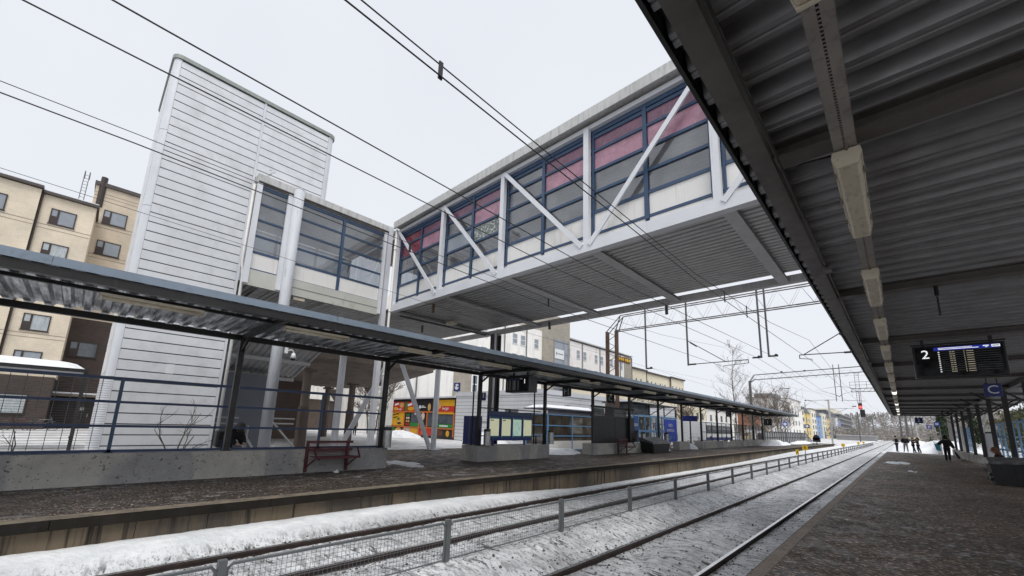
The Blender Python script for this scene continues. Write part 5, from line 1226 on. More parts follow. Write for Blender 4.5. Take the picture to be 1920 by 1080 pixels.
dropper(g,-12.72,Y1-.1,5.87,10.25); dropper(g,-9.82,Y1-.1,5.90,10.3); dropper(g,-5.60,Y1-.1,6.05,10.45); dropper(g,-5.22,Y1-.1,6.08,10.5); dropper(g,-1.32,Y1-.1,5.95,10.4)
def arm(gg,x0,x1,y,z,zt,xr):
    b=MB(); b.tube([(x0,y,z),(x1,y,z+.04)],.028,6); d=(x1-x0)/abs(x1-x0)
    b.tube([(x0+d*.03,y,z),(x0+d*.45,y,z)],.055,7); b.tube([(x0,y,zt),(x0+d*2.2,y,z+.04)],.026,6); b.tube([(x0+d*.12,y,zt-.10),(x0+d*.55,y,zt-.42)],.05,7)
    b.tube([(x1,y,z+.04),(x1,y,z-.18)],.022,5); b.tube([(x1,y,z-.16),(xr,y,z-.24),(xr,y,z-.33)],.02,5)
    b.obj('cantilever_arm','wire',gg)
arm(g,-9.78,-6.3,Y1-.1,5.97,7.55,-7.7); arm(g,-1.36,-3.75,Y1-.1,6.02,7.4,-3.2)
for x,z in ((-12.5,5.9),(-5.85,6.1),(-4.98,6.12)):
    b=MB(); b.tube([(x-.22,Y1-.1,z),(x+.22,Y1-.1,z)],.05,7); b.sphere((x+.12,Y1-.1,z+.03),.09,.09,.09,8,5); b.obj('insulator','wire',g)
Y2=68.
g2=thing('catenary_gantry','middle catenary portal with plain post and twin droppers beyond the canopy end','catenary gantry',(-15.8,Y2,0))
b=MB(); b.box(-15.95,-15.65,Y2-.05,Y2+.25,0,9.2); b.obj('post','gantry',g2)
b=MB(); lattice(b,(-15.2,Y2,9.35),(6,Y2,10.1),(.45,.72),20)
for a in (0,.45): b.bar((-15.8,Y2+a,9.1),(-15.2,Y2+a,10.05),.07,.07); b.bar((-15.7,Y2+a,9.0),(-15.2,Y2+a,9.38),.07,.07)
for x in (-11.7,-9.):
    b.box(x-.12,x+.12,Y2+.1,Y2+.2,10.2,10.42)
b.obj('beam','gantry',g2)
for x in (-5.85,-5.25): dropper(g2,x,Y2-.1,6.05,10.9,.08)
b=MB(); b.bar((-5.85,Y2-.1,7.9),(-5.25,Y2-.1,8.0),.05,.05); b.tube([(-5.85,Y2-.1,6.9),(-5.55,Y2-.1,6.65),(-5.25,Y2-.1,6.9)],.04,5)
b.tube([(-5.9,Y2-.1,6.95),(-7.9,Y2-.1,7.6),(-5.9,Y2-.1,7.95)],.02,5); b.tube([(-5.2,Y2-.1,6.95),(-3.4,Y2-.1,7.6),(-5.2,Y2-.1,7.95)],.02,5)
b.tube([(-9.2,Y2-.1,6.2),(-5.9,Y2-.1,6.25)],.022,5); b.tube([(-5.2,Y2-.1,6.2),(-3.,Y2-.1,6.05)],.022,5); b.tube([(-9.2,Y2-.1,6.25),(-8.0,Y2-.1,5.95)],.02,5); b.sphere((-9.2,Y2-.1,6.22),.10,.1,.1,8,5)
b.obj('cantilever_arm','wire',g2)
# signal gantry and red signal
sgn=thing('signal_gantry','far signal gantry with railing above the tracks beside the canopy edge','signal gantry',(-3,100,0))
b=MB(); lattice(b,(-6.4,100,9.85),(6,100,10.0),(.8,.62),14,.02)
for z in (11.1,11.7): b.tube([(-6.4,100,z),(6,100,z)],.03,4)
for x in (-6.4,-4.,-1.6,.8): b.tube([(x,100,10.5),(x,100,11.7)],.03,4)
b.obj('walkway','gantry',sgn)
b=MB(); b.box(5.6,6.0,100,100.5,0,10.); b.obj('post','gantry',sgn)
b=MB()
for x in (-5.6,-5.0): b.tube([(x,100.2,13.6),(x,100.2,7.7)],.03,4)
for k in range(14): b.tube([(-5.6,100.2,7.9+.42*k),(-5.0,100.2,7.9+.42*k)],.018,4)
b.obj('ladder','gantry',sgn)
sl=thing('railway_signal','hanging railway signal with a lit red lamp beyond the catenary portals','railway signal',(-5.1,99.5,6.4))
b=MB(); b.box(-5.5,-4.95,99.4,99.6,6.55,7.7); b.box(-5.35,-4.65,99.4,99.6,5.15,6.5); b.obj('backboard','black',sl)
b=MB(); b.tube([(-5.2,99.39,6.95),(-5.2,99.22,6.95)],.22,12); b.obj('lamp','red_lamp',sl)
b=MB(); b.tube([(-6.4,99.5,7.1),(-5.8,99.5,7.1)],.09,6); b.tube([(-5.2,99.5,7.7),(-5.2,99.9,9.9)],.05,5); b.obj('bracket','red_paint',sl)
# distant masts
def mast(label,x,y,h,w,armlen,side=1,mat='gantry'):
    t=thing('catenary_mast',label,'catenary mast',(x,y,-.3))
    b=MB(); b.box(x-w/2,x+w/2,y-w/2,y+w/2,-.4,h); b.obj('pole',mat,t)
    b=MB(); b.tube([(x,y,h*.78),(x+side*armlen,y,h*.80)],.03,4); b.tube([(x,y,h*.62),(x+side*armlen*.75,y,h*.80)],.03,4); b.tube([(x,y,h*.97),(x-side*.6,y,h*.98)],.04,4); b.obj('cantilever_arm','wire',t); return t
mast('pale concrete catenary mast standing before the coloured houses',-11.2,113,9.3,.30,4.2,1,'concrete')
mast('thin distant catenary mast past the grey glazed office block',-11,190,10.,.35,3.8)
mast('thinnest distant catenary mast on the line, farthest of all',-11,290,11,.4,3.8)
mast('distant catenary mast to the nearer side of the curving line',1.0,150,9.,.35,-4.,1)
lt=thing('lattice_mast','grey lattice mast standing beyond the end of the nearer platform','lattice mast',(.95,110,0))
b=MB()
for sx in (-.4,.4):
    for sy in (-.4,.4): b.box(.95+sx-.05,.95+sx+.05,110+sy-.05,110+sy+.05,-.3,9)
z=0.
while z<9:
    b.tube([(.55,109.6,z),(1.35,109.6,z+.75),(.55,109.6,z+1.5)],.035,4); b.tube([(.55,110.4,z),(1.35,110.4,z+.75),(.55,110.4,z+1.5)],.035,4); z+=1.5
b.obj('lattice','gantry',lt)
for i,(x,y,l) in enumerate(((-.15,108,'grey pole standing just before the lattice mast'),(2.1,112,'pale leaning pole just past the lattice mast'))):
    b=MB(); b.tube([(x-.25*i,y,9),(x,y,-.3)],.14 if i==0 else .09,8); tag(b.obj('pole','bridge_roof' if i else 'gantry'),l,'pole')
# wires
def wire(label,pts,r):
    b=MB(); b.tube(pts,r,5); return tag(b.obj('overhead_wire','wire',smooth=True),label,'overhead wire')
def sag(x0,x1,pts,n=8):
    """smooth height profile through (y,z) points"""
    out=[]
    for (ya,za),(yb,zb) in zip(pts,pts[1:]):
        k=max(2,int((yb-ya)/4))
        for i in range(k): t=i/k; s=t*t*(3-2*t) ; out.append((x0+(x1-x0)*(ya+(yb-ya)*t-pts[0][0])/(pts[-1][0]-pts[0][0]),ya+(yb-ya)*t,za+(zb-za)*t-.0))
    out.append((x1,pts[-1][0],pts[-1][1])); return out
wire('contact wire over the shiny railed track, lower of its pair',[(-3.30,-10,5.56),(-3.3,1,5.50),(-3.3,10,5.36),(-3.25,18,5.48),(-3.2,27.2,5.66),(-3.45,68,5.70),(-3.3,110,5.70),(-3.5,190,5.75),(-3.4,400,5.8)],.0095)
wire('messenger wire over the shiny railed track, upper of its pair',[(-3.34,-10,5.95),(-3.34,1,5.68),(-3.34,5,5.62),(-3.34,10,5.56),(-3.3,18,5.95),(-3.25,27.2,6.85),(-3.4,47,6.2),(-3.45,68,7.1),(-3.3,90,6.3),(-3.3,110,7.3),(-3.5,190,7.3),(-3.4,400,7.4)],.0085)
wire('contact wire over the track by the stained wall, lower of its pair',[(-7.75,-10,5.52),(-7.7,0,5.57),(-7.65,10,5.40),(-7.6,18,5.5),(-7.6,27.2,5.64),(-7.7,68,5.7),(-7.6,110,5.7),(-7.7,190,5.75),(-7.6,400,5.8)],.0095)
wire('messenger wire over the track by the stained wall, upper of its pair',[(-7.75,-10,5.66),(-7.7,0,5.72),(-7.65,5,5.66),(-7.6,10,5.6),(-7.6,18,6.0),(-7.6,27.2,6.9),(-7.65,47,6.2),(-7.7,68,7.1),(-7.6,90,6.3),(-7.6,110,7.3),(-7.7,190,7.3),(-7.6,400,7.4)],.006)
wire('feeder wire in the middle between the tracks, nearer of the two',[(-4.98,-12,5.75),(-5.02,0,5.55),(-5.1,8,5.52),(-5.1,16,5.75),(-5.05,27.2,6.12),(-5.1,48,5.8),(-5.2,68,6.5),(-5.2,190,6.8)],.0095)
wire('feeder wire in the middle between the tracks, farther of the two',[(-5.9,-12,5.9),(-5.92,0,5.70),(-5.92,8,5.62),(-5.9,16,5.8),(-5.85,27.2,6.1),(-5.85,48,5.8),(-5.9,68,6.5),(-5.9,190,6.8)],.0095)
wire('thin return wire hung from the outermost dropper over the farther platform',[(-12.4,-10,6.6),(-12.45,10,6.02),(-12.5,27.2,5.95),(-12.6,48,5.6),(-12.6,68,6.1),(-12.6,110,6.5)],.006)
wire('thin cross wire from the outermost dropper down the line past the portals',[(-12.5,27.2,5.95),(-9.2,68,6.22),(-8.8,110,6.3),(-9,190,6.4)],.005)
for i,(x,y,za,zb,l) in enumerate(((-3.32,2.18,5.49,5.66,'nearest over the shiny railed track'),(-3.31,12.2,5.39,5.66,'under the middle of the footbridge'),(-3.3,14.5,5.43,5.78,'under the far edge of the footbridge'),(-7.65,9.6,5.41,5.6,'at the near edge of the footbridge over the farther track'),(-7.68,4.6,5.50,5.66,'nearest of those over the farther track'),(-3.35,40,5.68,6.45,'past the first portal over the shiny railed track'),(-3.4,55,5.69,6.5,'before the middle portal over the shiny railed track'),(-7.65,40,5.67,6.45,'past the first portal over the farther track'),(-7.68,55,5.69,6.5,'before the middle portal over the farther track'))):
    hw=MB(); w=.016 if i<5 else .008; hw.box(x-w*.6,x+w*.6,y-w*1.6,y+w*1.6,za-.03,zb+.02); tag(hw.obj('wire_clamp','wire'),'short dark wire hanger '+l,'wire hanger','hangers joining the overhead wires')
# low mesh fence between the tracks
fx=-5.42
fe=thing('mesh_fence','low galvanised mesh fence with square posts running between the two tracks','fence',(fx,0,-.42))
PY=[1.33+3.02*i for i in range(-2,44)]
for i,y in enumerate(PY):
    b=MB(); b.box(fx-.04,fx+.04,y-.04,y+.04,-.62,.215); b.obj('post','mesh_grey',fe)
for y0,y1 in zip(PY,PY[1:]):
    b=MB(); b.tube([(fx,y0+.045,-.36),(fx,y0+.05,.11),(fx,y0+.10,.165),(fx,y1-.10,.165),(fx,y1-.05,.11),(fx,y1-.045,-.36)],.02,6); b.tube([(fx,y0+.05,-.38),(fx,y1-.05,-.38)],.012,5); 
    b.cur=0
    if y0<130:
        yy=y0+.10
        while yy<y1-.06: b.tube([(fx,yy,-.38),(fx,yy,.16)],.0028,3,cap=False); yy+=.055 if y0<12 else (.12 if y0<30 else .4)
        z=-.33
        while z<.15: b.tube([(fx,y0+.05,z),(fx,y1-.05,z)],.0028,3,cap=False); z+=.055 if y0<12 else (.12 if y0<30 else .25)
    else: b.box(fx-.003,fx+.003,y0+.05,y1-.05,-.36,.16)
    b.obj('mesh_panel','mesh_grey',fe)
# yellow markers on the fence
def marker(label,y,z,ch,edge=False):
    t=thing('yellow_marker',label,'marker sign',(fx,y,.2))
    b=MB()
    if edge: b.box(fx-.02,fx+.02,y-.20,y+.0,z-.17,z+.17); b.box(fx-.09,fx+.09,y-.22,y-.205,z-.17,z+.17)
    else: b.box(fx-.165,fx+.165,y-.015,y+.015,z-.17,z+.17)
    b.obj('plate','yellow_sign',t)
    b=MB(); b.tube([(fx,y+.03,.15),(fx,y+.03,z+.1)],.025,6); b.obj('pole','mesh_grey',t)
    if ch: text('letter',ch,.28,'black',(fx,y-.02,z),FY,t)
    elif edge:
        b=MB(); b.bar((fx-.04,y-.226,z-.1),(fx+.04,y-.226,z+.08),.04,.004,(0,1,0)); b.obj('black_stroke','black',t)
marker('yellow marker plate with black letter B on the mesh fence',37.7,.72,'B')
marker('narrow yellow marker seen half edge on, just before the letter B marker',34.7,.50,None,True)
for i,(y,l) in enumerate(((64.5,'small round yellow marker far along the mesh fence'),(88,'tiny yellow marker beyond the round one on the mesh fence'),(100,'tiny yellow marker at the far end of the mesh fence'))):
    t=thing('yellow_marker',l,'marker sign',(fx,y,.2)); b=MB(); b.tube([(fx,y,.55),(fx,y-.04,.55)],.2,12); b.obj('plate','yellow_sign',t); b=MB(); b.tube([(fx,y+.03,.1),(fx,y+.03,.5)],.03,5); b.obj('pole','mesh_grey',t)
bsn=thing('round_board','black round board on a short post at the end of the farther platform','sign board',(-9.9,80,.08))
b=MB(); b.tube([(-9.9,80,1.25),(-9.9,79.9,1.25)],.42,14); b.box(-10.4,-9.4,79.9,80,.55,1.2); b.obj('plate','black',bsn); b=MB(); b.box(-9.95,-9.85,80,80.1,.08,.6); b.obj('post','steel_post',bsn)
for i,(x,y,l) in enumerate(((-13.2,76.,'square blue sign with white symbol on a thin pole at the farther canopy end'),(-12.6,92,'small blue sign on a lamp post before the coloured houses'))):
    t=thing('pole_sign',l,'sign',(x,y,.08)); b=MB(); b.tube([(x,y+.1,.08),(x,y+.1,3.6 if i==0 else 7.5)],.05,6); b.obj('pole','mesh_grey',t)
    b=MB(); b.box(x-.33,x+.33,y,y+.05,2.8,3.45); b.obj('panel','sign_royal' if i==0 else 'sign_blue',t)
    n=12; b=MB(); b.prism([(x+.22*math.cos(2*math.pi*k/n),3.12+.22*math.sin(2*math.pi*k/n)) for k in range(n)],'y',y-.02,y-.001); b.obj('symbol','white_print',t)
lp=thing('street_lamp','curved arm street lamp rising behind the farther canopy end','street lamp',(-16.5,88,0))
b=MB(); b.tube([(-16.5,88,0),(-16.5,88,8.4),(-16.2,88,9.3),(-15.4,88,9.7),(-14.6,88,9.75)],.07,7); b.obj('pole','mesh_grey',lp,smooth=True)
b=MB(); b.sphere((-14.4,88,9.72),.45,.16,.09,8,5); b.obj('lamp_head','mesh_grey',lp)
# ================================================================== NEARER PLATFORM FURNITURE
d2=thing('departure_screen','large black departure screen with a white 2 hanging under the nearer canopy','departure screen',(1.15,14.3,4.14))
b=MB(); b.box(.385,1.91,14.30,14.52,3.21,4.0); b.obj('case','black',d2,bevel=.012)
b=MB(); b.box(.43,1.87,14.292,14.299,3.25,3.965); b.obj('screen','screen',d2)
b=MB(); b.box(.76,1.83,14.285,14.2915,3.862,3.945); b.obj('header_bar','lcd_blue',d2)
text('numeral','2',.30,'white_txt',(.605,14.284,3.775),FY,d2)
b=MB(); lines(b,.84,1.40,14.284,[3.922],.012); lines(b,.84,1.50,14.284,[3.892],.014); lines(b,1.57,1.66,14.284,[3.917],.022); lines(b,1.60,1.64,14.284,[3.885],.012); b.obj('header_text','white_txt',d2)
b=MB(); lines(b,1.70,1.83,14.284,[3.908],.055); b.obj('clock_box','white_txt',d2)
b=MB(); lines(b,1.715,1.815,14.2795,[3.908],.02); b.obj('clock_digits','grey_txt',d2)
rows=[3.822-.0528*k for k in range(10)]
b=MB()
for z in rows: b.tube([(.84,14.2915,z),(.84,14.287,z)],.017,8)
b.obj('line_badge','dim_white',d2)
b=MB()
for k,z in enumerate(rows):
    for j in range(4): b.box(1.02+j*.021+(.007 if j>1 else 0),1.034+j*.021+(.007 if j>1 else 0),14.288,14.2915,z-.010,z+.010)
    b.box(1.254,1.266,14.288,14.2915,z-.012,z+.012); lines(b,1.295,1.41,14.2915,[z],.011 if k%2 else .013)
b.obj('timetable_text','amber_txt',d2)
b=MB()
for z in rows: lines(b,.88,1.82,14.2915,[z+.026],.0025)
b.obj('row_rule','grey_txt',d2)
b=MB(); b.box(.55,.61,14.36,14.42,4.0,4.16); b.box(1.68,1.74,14.36,14.42,4.0,4.16); b.box(.36,1.93,14.33,14.36,4.02,4.06); b.obj('hanger','steel_post',d2)
s=thing('platform_sign','navy hanging sign with a bold letter C beside the blue frames','platform sign',(2.73,24.4,3.68))
b=MB(); b.box(2.50,2.97,24.38,24.46,3.43,3.93); b.obj('panel','sign_blue',s,bevel=.008)
text('letter','C',.46,'white_print',(2.735,24.372,3.68),FY,s,extrude=.006)
b=MB(); b.box(2.58,2.61,24.40,24.43,3.93,4.16); b.box(2.85,2.88,24.40,24.43,3.93,4.16); b.obj('hanger','steel_post',s)
hang_sign('dark hanging sign with numeral 2 at the far end of the nearer canopy',1.42,63.8,3.62,.62,.62,'2',top=4.15,mark='white_print')
hang_sign('dark hanging sign with a faint letter C deep under the nearer canopy',2.75,49.8,3.82,.45,.45,'C','black',top=4.15,mark='grey_txt')
for x,y,z,l in ((3.3,76,3.55,'taller of the two far blue signs with a letter D on poles'),(2.9,86,3.35,'lower of the two far blue signs with a letter D on poles')):
    t=thing('pole_sign',l,'platform sign',(x,y,0)); b=MB(); b.box(x-.27,x+.27,y,y+.06,z-.25,z+.25); b.obj('panel','sign_blue',t)
    text('letter','D',.36,'white_print',(x,y-.01,z),FY,t); b=MB(); b.tube([(x+.2,y+.1,-.25),(x+.2,y+.1,z+.3)],.045,6); b.obj('pole','mesh_grey',t)
def plinth2(label,y0,y1,x0=3.72,x1=4.4,h=.64):
    b=MB(); b.box(x0,x1,y0,y1,.004,h); return tag(b.obj('concrete_plinth','concrete',bevel=.018,bseg=2),label,'concrete plinth')
plinth2('concrete plinth beside the seated person, under the blue railing frames',26.0,40.6)
plinth2('concrete plinth carrying two dark posts just past the white utility box',47.4,54.0)
plinth2('farthest concrete plinth along the nearer platform, before the blue bars',55.5,66)
def blue_frames(label,y0,y1,x,step,zt=2.9):
    t=thing('blue_fence',label,'fence',(x,y0,.64))
    y=y0
    while y<=y1+.01: b=MB(); b.box(x-.04,x+.04,y-.05,y+.05,.62,zt); y+=step; b.obj('upright','blue_light',t)
    b=MB()
    for z in (zt-.12,1.98,1.18): b.box(x-.03,x+.03,y0,y1,z-.05,z+.05)
    b.obj('rail','blue_light',t); return t
blue_frames('light blue steel fence frames behind the seated person on the nearer platform',26.,44.4,4.6,1.55)
blue_frames('light blue fence bars farther along the nearer platform past the posts',57,70,4.6,1.3)
b=MB(); b.box(3.95,4.35,41.9,42.7,.1,2.2); tag(b.obj('utility_box','white_trim',bevel=.02),'pale grey utility cabinet standing between dark canopy posts','cabinet')
b=MB(); b.box(4.1,4.5,42.75,43.1,.1,2.3); tag(b.obj('utility_box','brown_frame',bevel=.02),'narrow dark brown cabinet tight against the pale one','cabinet')
b=MB(); b.box(4.05,4.35,58.2,59.2,.64,2.9); tag(b.obj('utility_box','white_trim',bevel=.02),'tall white panel box with faint graffiti before the blue fence bars','panel box')
b=MB(); b.box(3.9,4.3,24.2,25.4,.02,1.0); tag(b.obj('utility_box','mesh_pale',bevel=.02),'low pale grey cabinet behind the big dark grit bin','cabinet')
b=MB(); b.box(2.9,6.5,76,76.4,-.3,1.35); b.box(2.9,3.2,70.5,76,-.3,1.2); tag(b.obj('end_wall','concrete'),'rough grey concrete wall closing the far end of the nearer platform','concrete wall')
t=grit_bin('big dark plastic grit bin with worn grey lid on the nearer platform',2.98,26.0,0,.001,.001,.001)
for o in list(t.children): bpy.data.objects.remove(o)
bx=MB(); x0,x1,y0,y1=2.42,4.1,25.6,27.0
bx._add([(x0+.10,y0+.05,0),(x1,y0+.05,0),(x1,y1,0),(x0+.10,y1,0),(x0,y0-.02,.80),(x1,y0-.02,.98),(x1,y1,.98),(x0,y1,.80)],[(3,2,1,0),(0,1,5,4),(1,2,6,5),(2,3,7,6),(3,0,4,7),(4,5,6,7)])
for k in range(5): bx.bar((x0+.35+k*.3,y0+.06,.06),(x0+.32+k*.3,y0-.0,.72),.05,.03,(0,1,0))
bx.obj('box','bin_grey',t,bevel=.03,bseg=2)
bx=MB(); bx._add([(x0-.08,y0-.10,.79),(x1,y0-.10,.90),(x1,y1,.90),(x0-.06,y1,.79),(x0-.02,y0-.06,.90),(x1,y0+.10,1.02),(x1,y1,1.12),(x0+.04,y1,1.05)],[(3,2,1,0),(0,1,5,4),(1,2,6,5),(2,3,7,6),(3,0,4,7),(4,5,6,7)])
bx.obj('lid','bin_lid',t,bevel=.03,bseg=2)
bx=MB()
for z in (.40,.20): bx.box(x0-.02,x0+.08,y0+.25,y0+.75,z-.05,z+.05)
bx.obj('handle','black',t,bevel=.015)
# seat for the waiting person
t=thing('platform_bench','dark slatted bench under the seated person beside the grit bin','bench',(3.4,29.2,0))
b=MB(); b.box(3.05,3.55,28.4,30.4,.42,.46); b.obj('seat','steel_post',t); b=MB(); b.box(3.58,3.63,28.4,30.4,.55,.85); b.obj('backrest','steel_post',t)
for y in (28.6,30.2):
    b=MB(); b.box(3.25,3.35,y-.04,y+.04,0,.42); b.obj('leg','steel_post',t)
# ================================================================== PEOPLE
def skin_obj(name,J,E,mat,parent,root,sub=1):
    names=list(J); idx={n:i for i,n in enumerate(names)}
    me=bpy.data.meshes.new(name); me.from_pydata([J[n][0] for n in names],[(idx[a],idx[c]) for a,c in E],[])
    me.materials.append(M[mat]); o=bpy.data.objects.new(name,me); C.objects.link(o); o.parent=parent
    m=o.modifiers.new('skin','SKIN'); m.use_smooth_shade=True
    for n in names:
        d=me.skin_vertices[0].data[idx[n]]; r=J[n][1]; d.radius=(r,r) if not isinstance(r,tuple) else r; d.use_root=(n==root)
    sd=o.modifiers.new('subdivision','SUBSURF'); sd.levels=sub; sd.render_levels=sub
    return o
def person(label,loc,ang,P=None,top='cloth_black',legs='cloth_navy',hair='hair_dark',hairlen=0.,shoe='black',hood=False,s=1.,bulk=0.):
    t=thing('person',label,'person',loc); t.rotation_euler=(0,0,ang); t.scale=(s,s,s)
    J={'pelvis':((0,0,.95),.125),'waist':((0,.0,1.10),.12),'chest':((0,.01,1.30),.145),'shoulders':((0,0,1.43),.10),'neck':((0,.005,1.52),.055),'jaw':((0,.03,1.60),.07),'head':((0,.02,1.67),.092),'crown':((0,.01,1.74),.07),'nose':((0,.135,1.655),.014),
       'sl':((-.17,0,1.42),.065),'el':((-.23,-.03,1.14),.048),'wl':((-.24,.04,.90),.033),'pl':((-.24,.06,.82),.036),
       'sr':((.17,0,1.42),.065),'er':((.23,-.03,1.14),.048),'wr':((.24,.04,.90),.033),'pr':((.24,.06,.82),.036),
       'hl':((-.09,0,.90),.095),'kl':((-.10,.02,.50),.062),'al':((-.10,-.02,.09),.042),'tl':((-.11,.14,.04),.036),
       'hr':((.09,0,.90),.095),'kr':((.10,.02,.50),.062),'ar':((.10,-.02,.09),.042),'tr':((.11,.14,.04),.036)}
    for k,v in (P or {}).items(): J[k]=(v,J[k][1])
    E=[('pelvis','waist'),('waist','chest'),('chest','shoulders'),('shoulders','neck'),('neck','jaw'),('jaw','head'),('head','crown'),('head','nose')]
    for q in 'lr': E+=[('shoulders','s'+q),('s'+q,'e'+q),('e'+q,'w'+q),('w'+q,'p'+q),('pelvis','h'+q),('h'+q,'k'+q),('k'+q,'a'+q),('a'+q,'t'+q)]
    for q,sg in (('l',1),('r',-1)):
        w=V(J['w'+q][0]); p=V(J['p'+q][0]); d=(p-w).normalized(); a=d.cross(V((0,0,1))); a=(a if a.length>.2 else V((0,1,0))).normalized()
        for i,(off,l) in enumerate(((-.027,.065),(-.009,.078),(.009,.073),(.027,.058))):
            J[f'f{q}{i}']=(tuple(p+a*off+d*l*.6+V((sg*.006,0,0))),.0095); J[f'g{q}{i}']=(tuple(p+a*off*1.1+d*l+V((sg*.02,0,0))),.0085); E+=[('p'+q,f'f{q}{i}'),(f'f{q}{i}',f'g{q}{i}')]
        J['th'+q]=(tuple(w.lerp(p,.4)-a*.05+d*.03),.010); E+=[('w'+q,'th'+q)]
    body=skin_obj('body',J,E,'skin',t,'pelvis')
    B=bulk; g=lambda n,e: (J[n][0],J[n][1]+e)
    T={n:g(n,.022+B) for n in ('pelvis','waist','chest','shoulders','sl','sr','el','er')}
    for q in 'lr': T['w'+q]=(J['w'+q][0],J['w'+q][1]+.016+B*.5)
    T['neck']=(tuple(V(J['neck'][0])-V((0,0,.02))),.07)
    skin_obj('jacket',T,[e for e in E if e[0] in T and e[1] in T],top,t,'pelvis')
    T={'pelvis':g('pelvis',.012)}; EE=[]
    for q in 'lr':
        T.update({'h'+q:g('h'+q,.014),'k'+q:g('k'+q,.018),'a'+q:(J['a'+q][0],J['a'+q][1]+.02)}); EE+=[('pelvis','h'+q),('h'+q,'k'+q),('k'+q,'a'+q)]
    skin_obj('trousers',T,EE,legs,t,'pelvis')
    for q in 'lr':
        T={'a':(J['a'+q][0],.05),'h':(tuple(V(J['a'+q][0])+V((0,-.04,-.05))),.036),'t':(J['t'+q][0],.042)}
        skin_obj('shoe',T,[('a','h'),('a','t')],shoe,t,'a')
    h=V(J['head'][0]); c=V(J['crown'][0]); u=(c-h).normalized()
    b=MB(); k=h+u*.035-V((0,.022,0)); b.sphere(k,.103 if not hood else .135,.108 if not hood else .14,.105 if not hood else .15,12,8)
    if hairlen: 
        b.tube([k-V((0,.05,0)),k-V((0,.085,hairlen*.5)),k-V((0,.08,hairlen))],[.09,.10,.06],10)
    me=bpy.data.meshes.new('hair'); me.from_pydata(b.v,[],b.f); me.materials.append(M[hair]); me.polygons.foreach_set('use_smooth',[True]*len(me.polygons)); o=bpy.data.objects.new('hood' if hood else 'hair',me); C.objects.link(o); o.parent=t
    b=MB()
    for sx in (-.033,.033): b.sphere(h+V((sx,.085,.005)),.012,.010,.010,6,4)
    me=bpy.data.meshes.new('eyes'); me.from_pydata(b.v,[],b.f); me.materials.append(M['black']); o=bpy.data.objects.new('eyes',me); C.objects.link(o); o.parent=t
    return t
person('person in dark jacket and navy trousers standing at the platform edge, far end',(-.69,68.6,0),R(-70),{'el':(-.20,.10,1.16),'wl':(-.08,.25,1.14),'pl':(-.02,.30,1.15),'er':(.20,.10,1.16),'wr':(.08,.25,1.12),'pr':(.02,.30,1.13)},s=1.06)
person('person in puffy black jacket and pale grey trousers stepping towards the camera',(.1,68.4,0),R(175),{'el':(-.30,.0,1.18),'wl':(-.20,.12,1.0),'pl':(-.16,.15,.95),'er':(.30,.0,1.18),'wr':(.20,.12,1.0),'pr':(.16,.15,.95),'kl':(-.12,.12,.52),'al':(-.14,.10,.09),'tl':(-.15,.26,.04),'kr':(.13,-.02,.50),'ar':(.19,-.18,.11),'tr':(.20,-.03,.04)},legs='cloth_grey',bulk=.045,s=1.08)
person('person with long dark hair and dark coat embracing another at the platform end',(1.12,66.6,0),R(100),{'el':(-.20,.14,1.22),'wl':(-.10,.34,1.28),'pl':(-.05,.40,1.30),'er':(.20,.14,1.20),'wr':(.10,.34,1.24),'pr':(.05,.40,1.25),'kl':(-.10,.10,.50),'al':(-.12,.0,.09),'kr':(.12,-.1,.5),'ar':(.14,-.22,.1),'tr':(.15,-.07,.04)},top='cloth_olive',hairlen=.30,s=1.0)
person('person in brown top with one pale arm raised to the neck of the other',(.72,66.9,0),R(-95),{'el':(-.22,.18,1.40),'wl':(-.10,.28,1.58),'pl':(-.04,.30,1.62),'er':(.2,.1,1.18),'wr':(.12,.30,1.2),'pr':(.08,.36,1.2),'kl':(-.10,.05,.50),'al':(-.12,.16,.09),'tl':(-.12,.30,.04)},top='cloth_brown',hair='hair_brown',s=1.0)
w=person('person in black hooded coat walking away with a bag and a case',(2.36,46.8,0),R(4),{'sl':(-.20,0,1.42),'el':(-.36,.02,1.22),'wl':(-.44,.10,1.05),'pl':(-.47,.12,1.0),'er':(.28,-.02,1.14),'wr':(.36,-.03,.92),'pr':(.38,-.02,.84),'kl':(-.08,.12,.52),'al':(-.08,.08,.09),'tl':(-.08,.22,.04),'kr':(.08,-.02,.48),'ar':(.06,-.14,.12),'tr':(.06,.0,.05)},legs='cloth_black',hood=True,hair='cloth_black',bulk=.05,s=1.09)
b=MB(); b.prism([(1.70,1.38),(2.0,1.25),(2.06,.80),(1.80,.82)],'y',46.72,46.94); bg=tag(b.obj('shoulder_bag','bag_blue',bevel=.02),'turquoise bag carried on the arm of the walking person in black','bag')
b=MB(); b.tube([(1.72,46.83,1.38),(1.66,46.83,1.52),(1.84,46.85,1.42),(1.98,46.85,1.26)],.018,6); b.obj('strap','black',bg)
cs=thing('carry_case','slim black case carried in the other hand of the walking person in black','case',(2.85,46.8,.4))
b=MB(); b.prism([(2.72,.72),(2.80,.80),(3.02,.36),(2.90,.24)],'y',46.55,47.0); b.obj('case','black',cs,bevel=.02)
b=MB(); b.tube([(2.74,46.7,.74),(2.76,46.72,.86),(2.80,46.84,.86),(2.79,46.88,.78)],.014,6); b.obj('handle','black',cs)
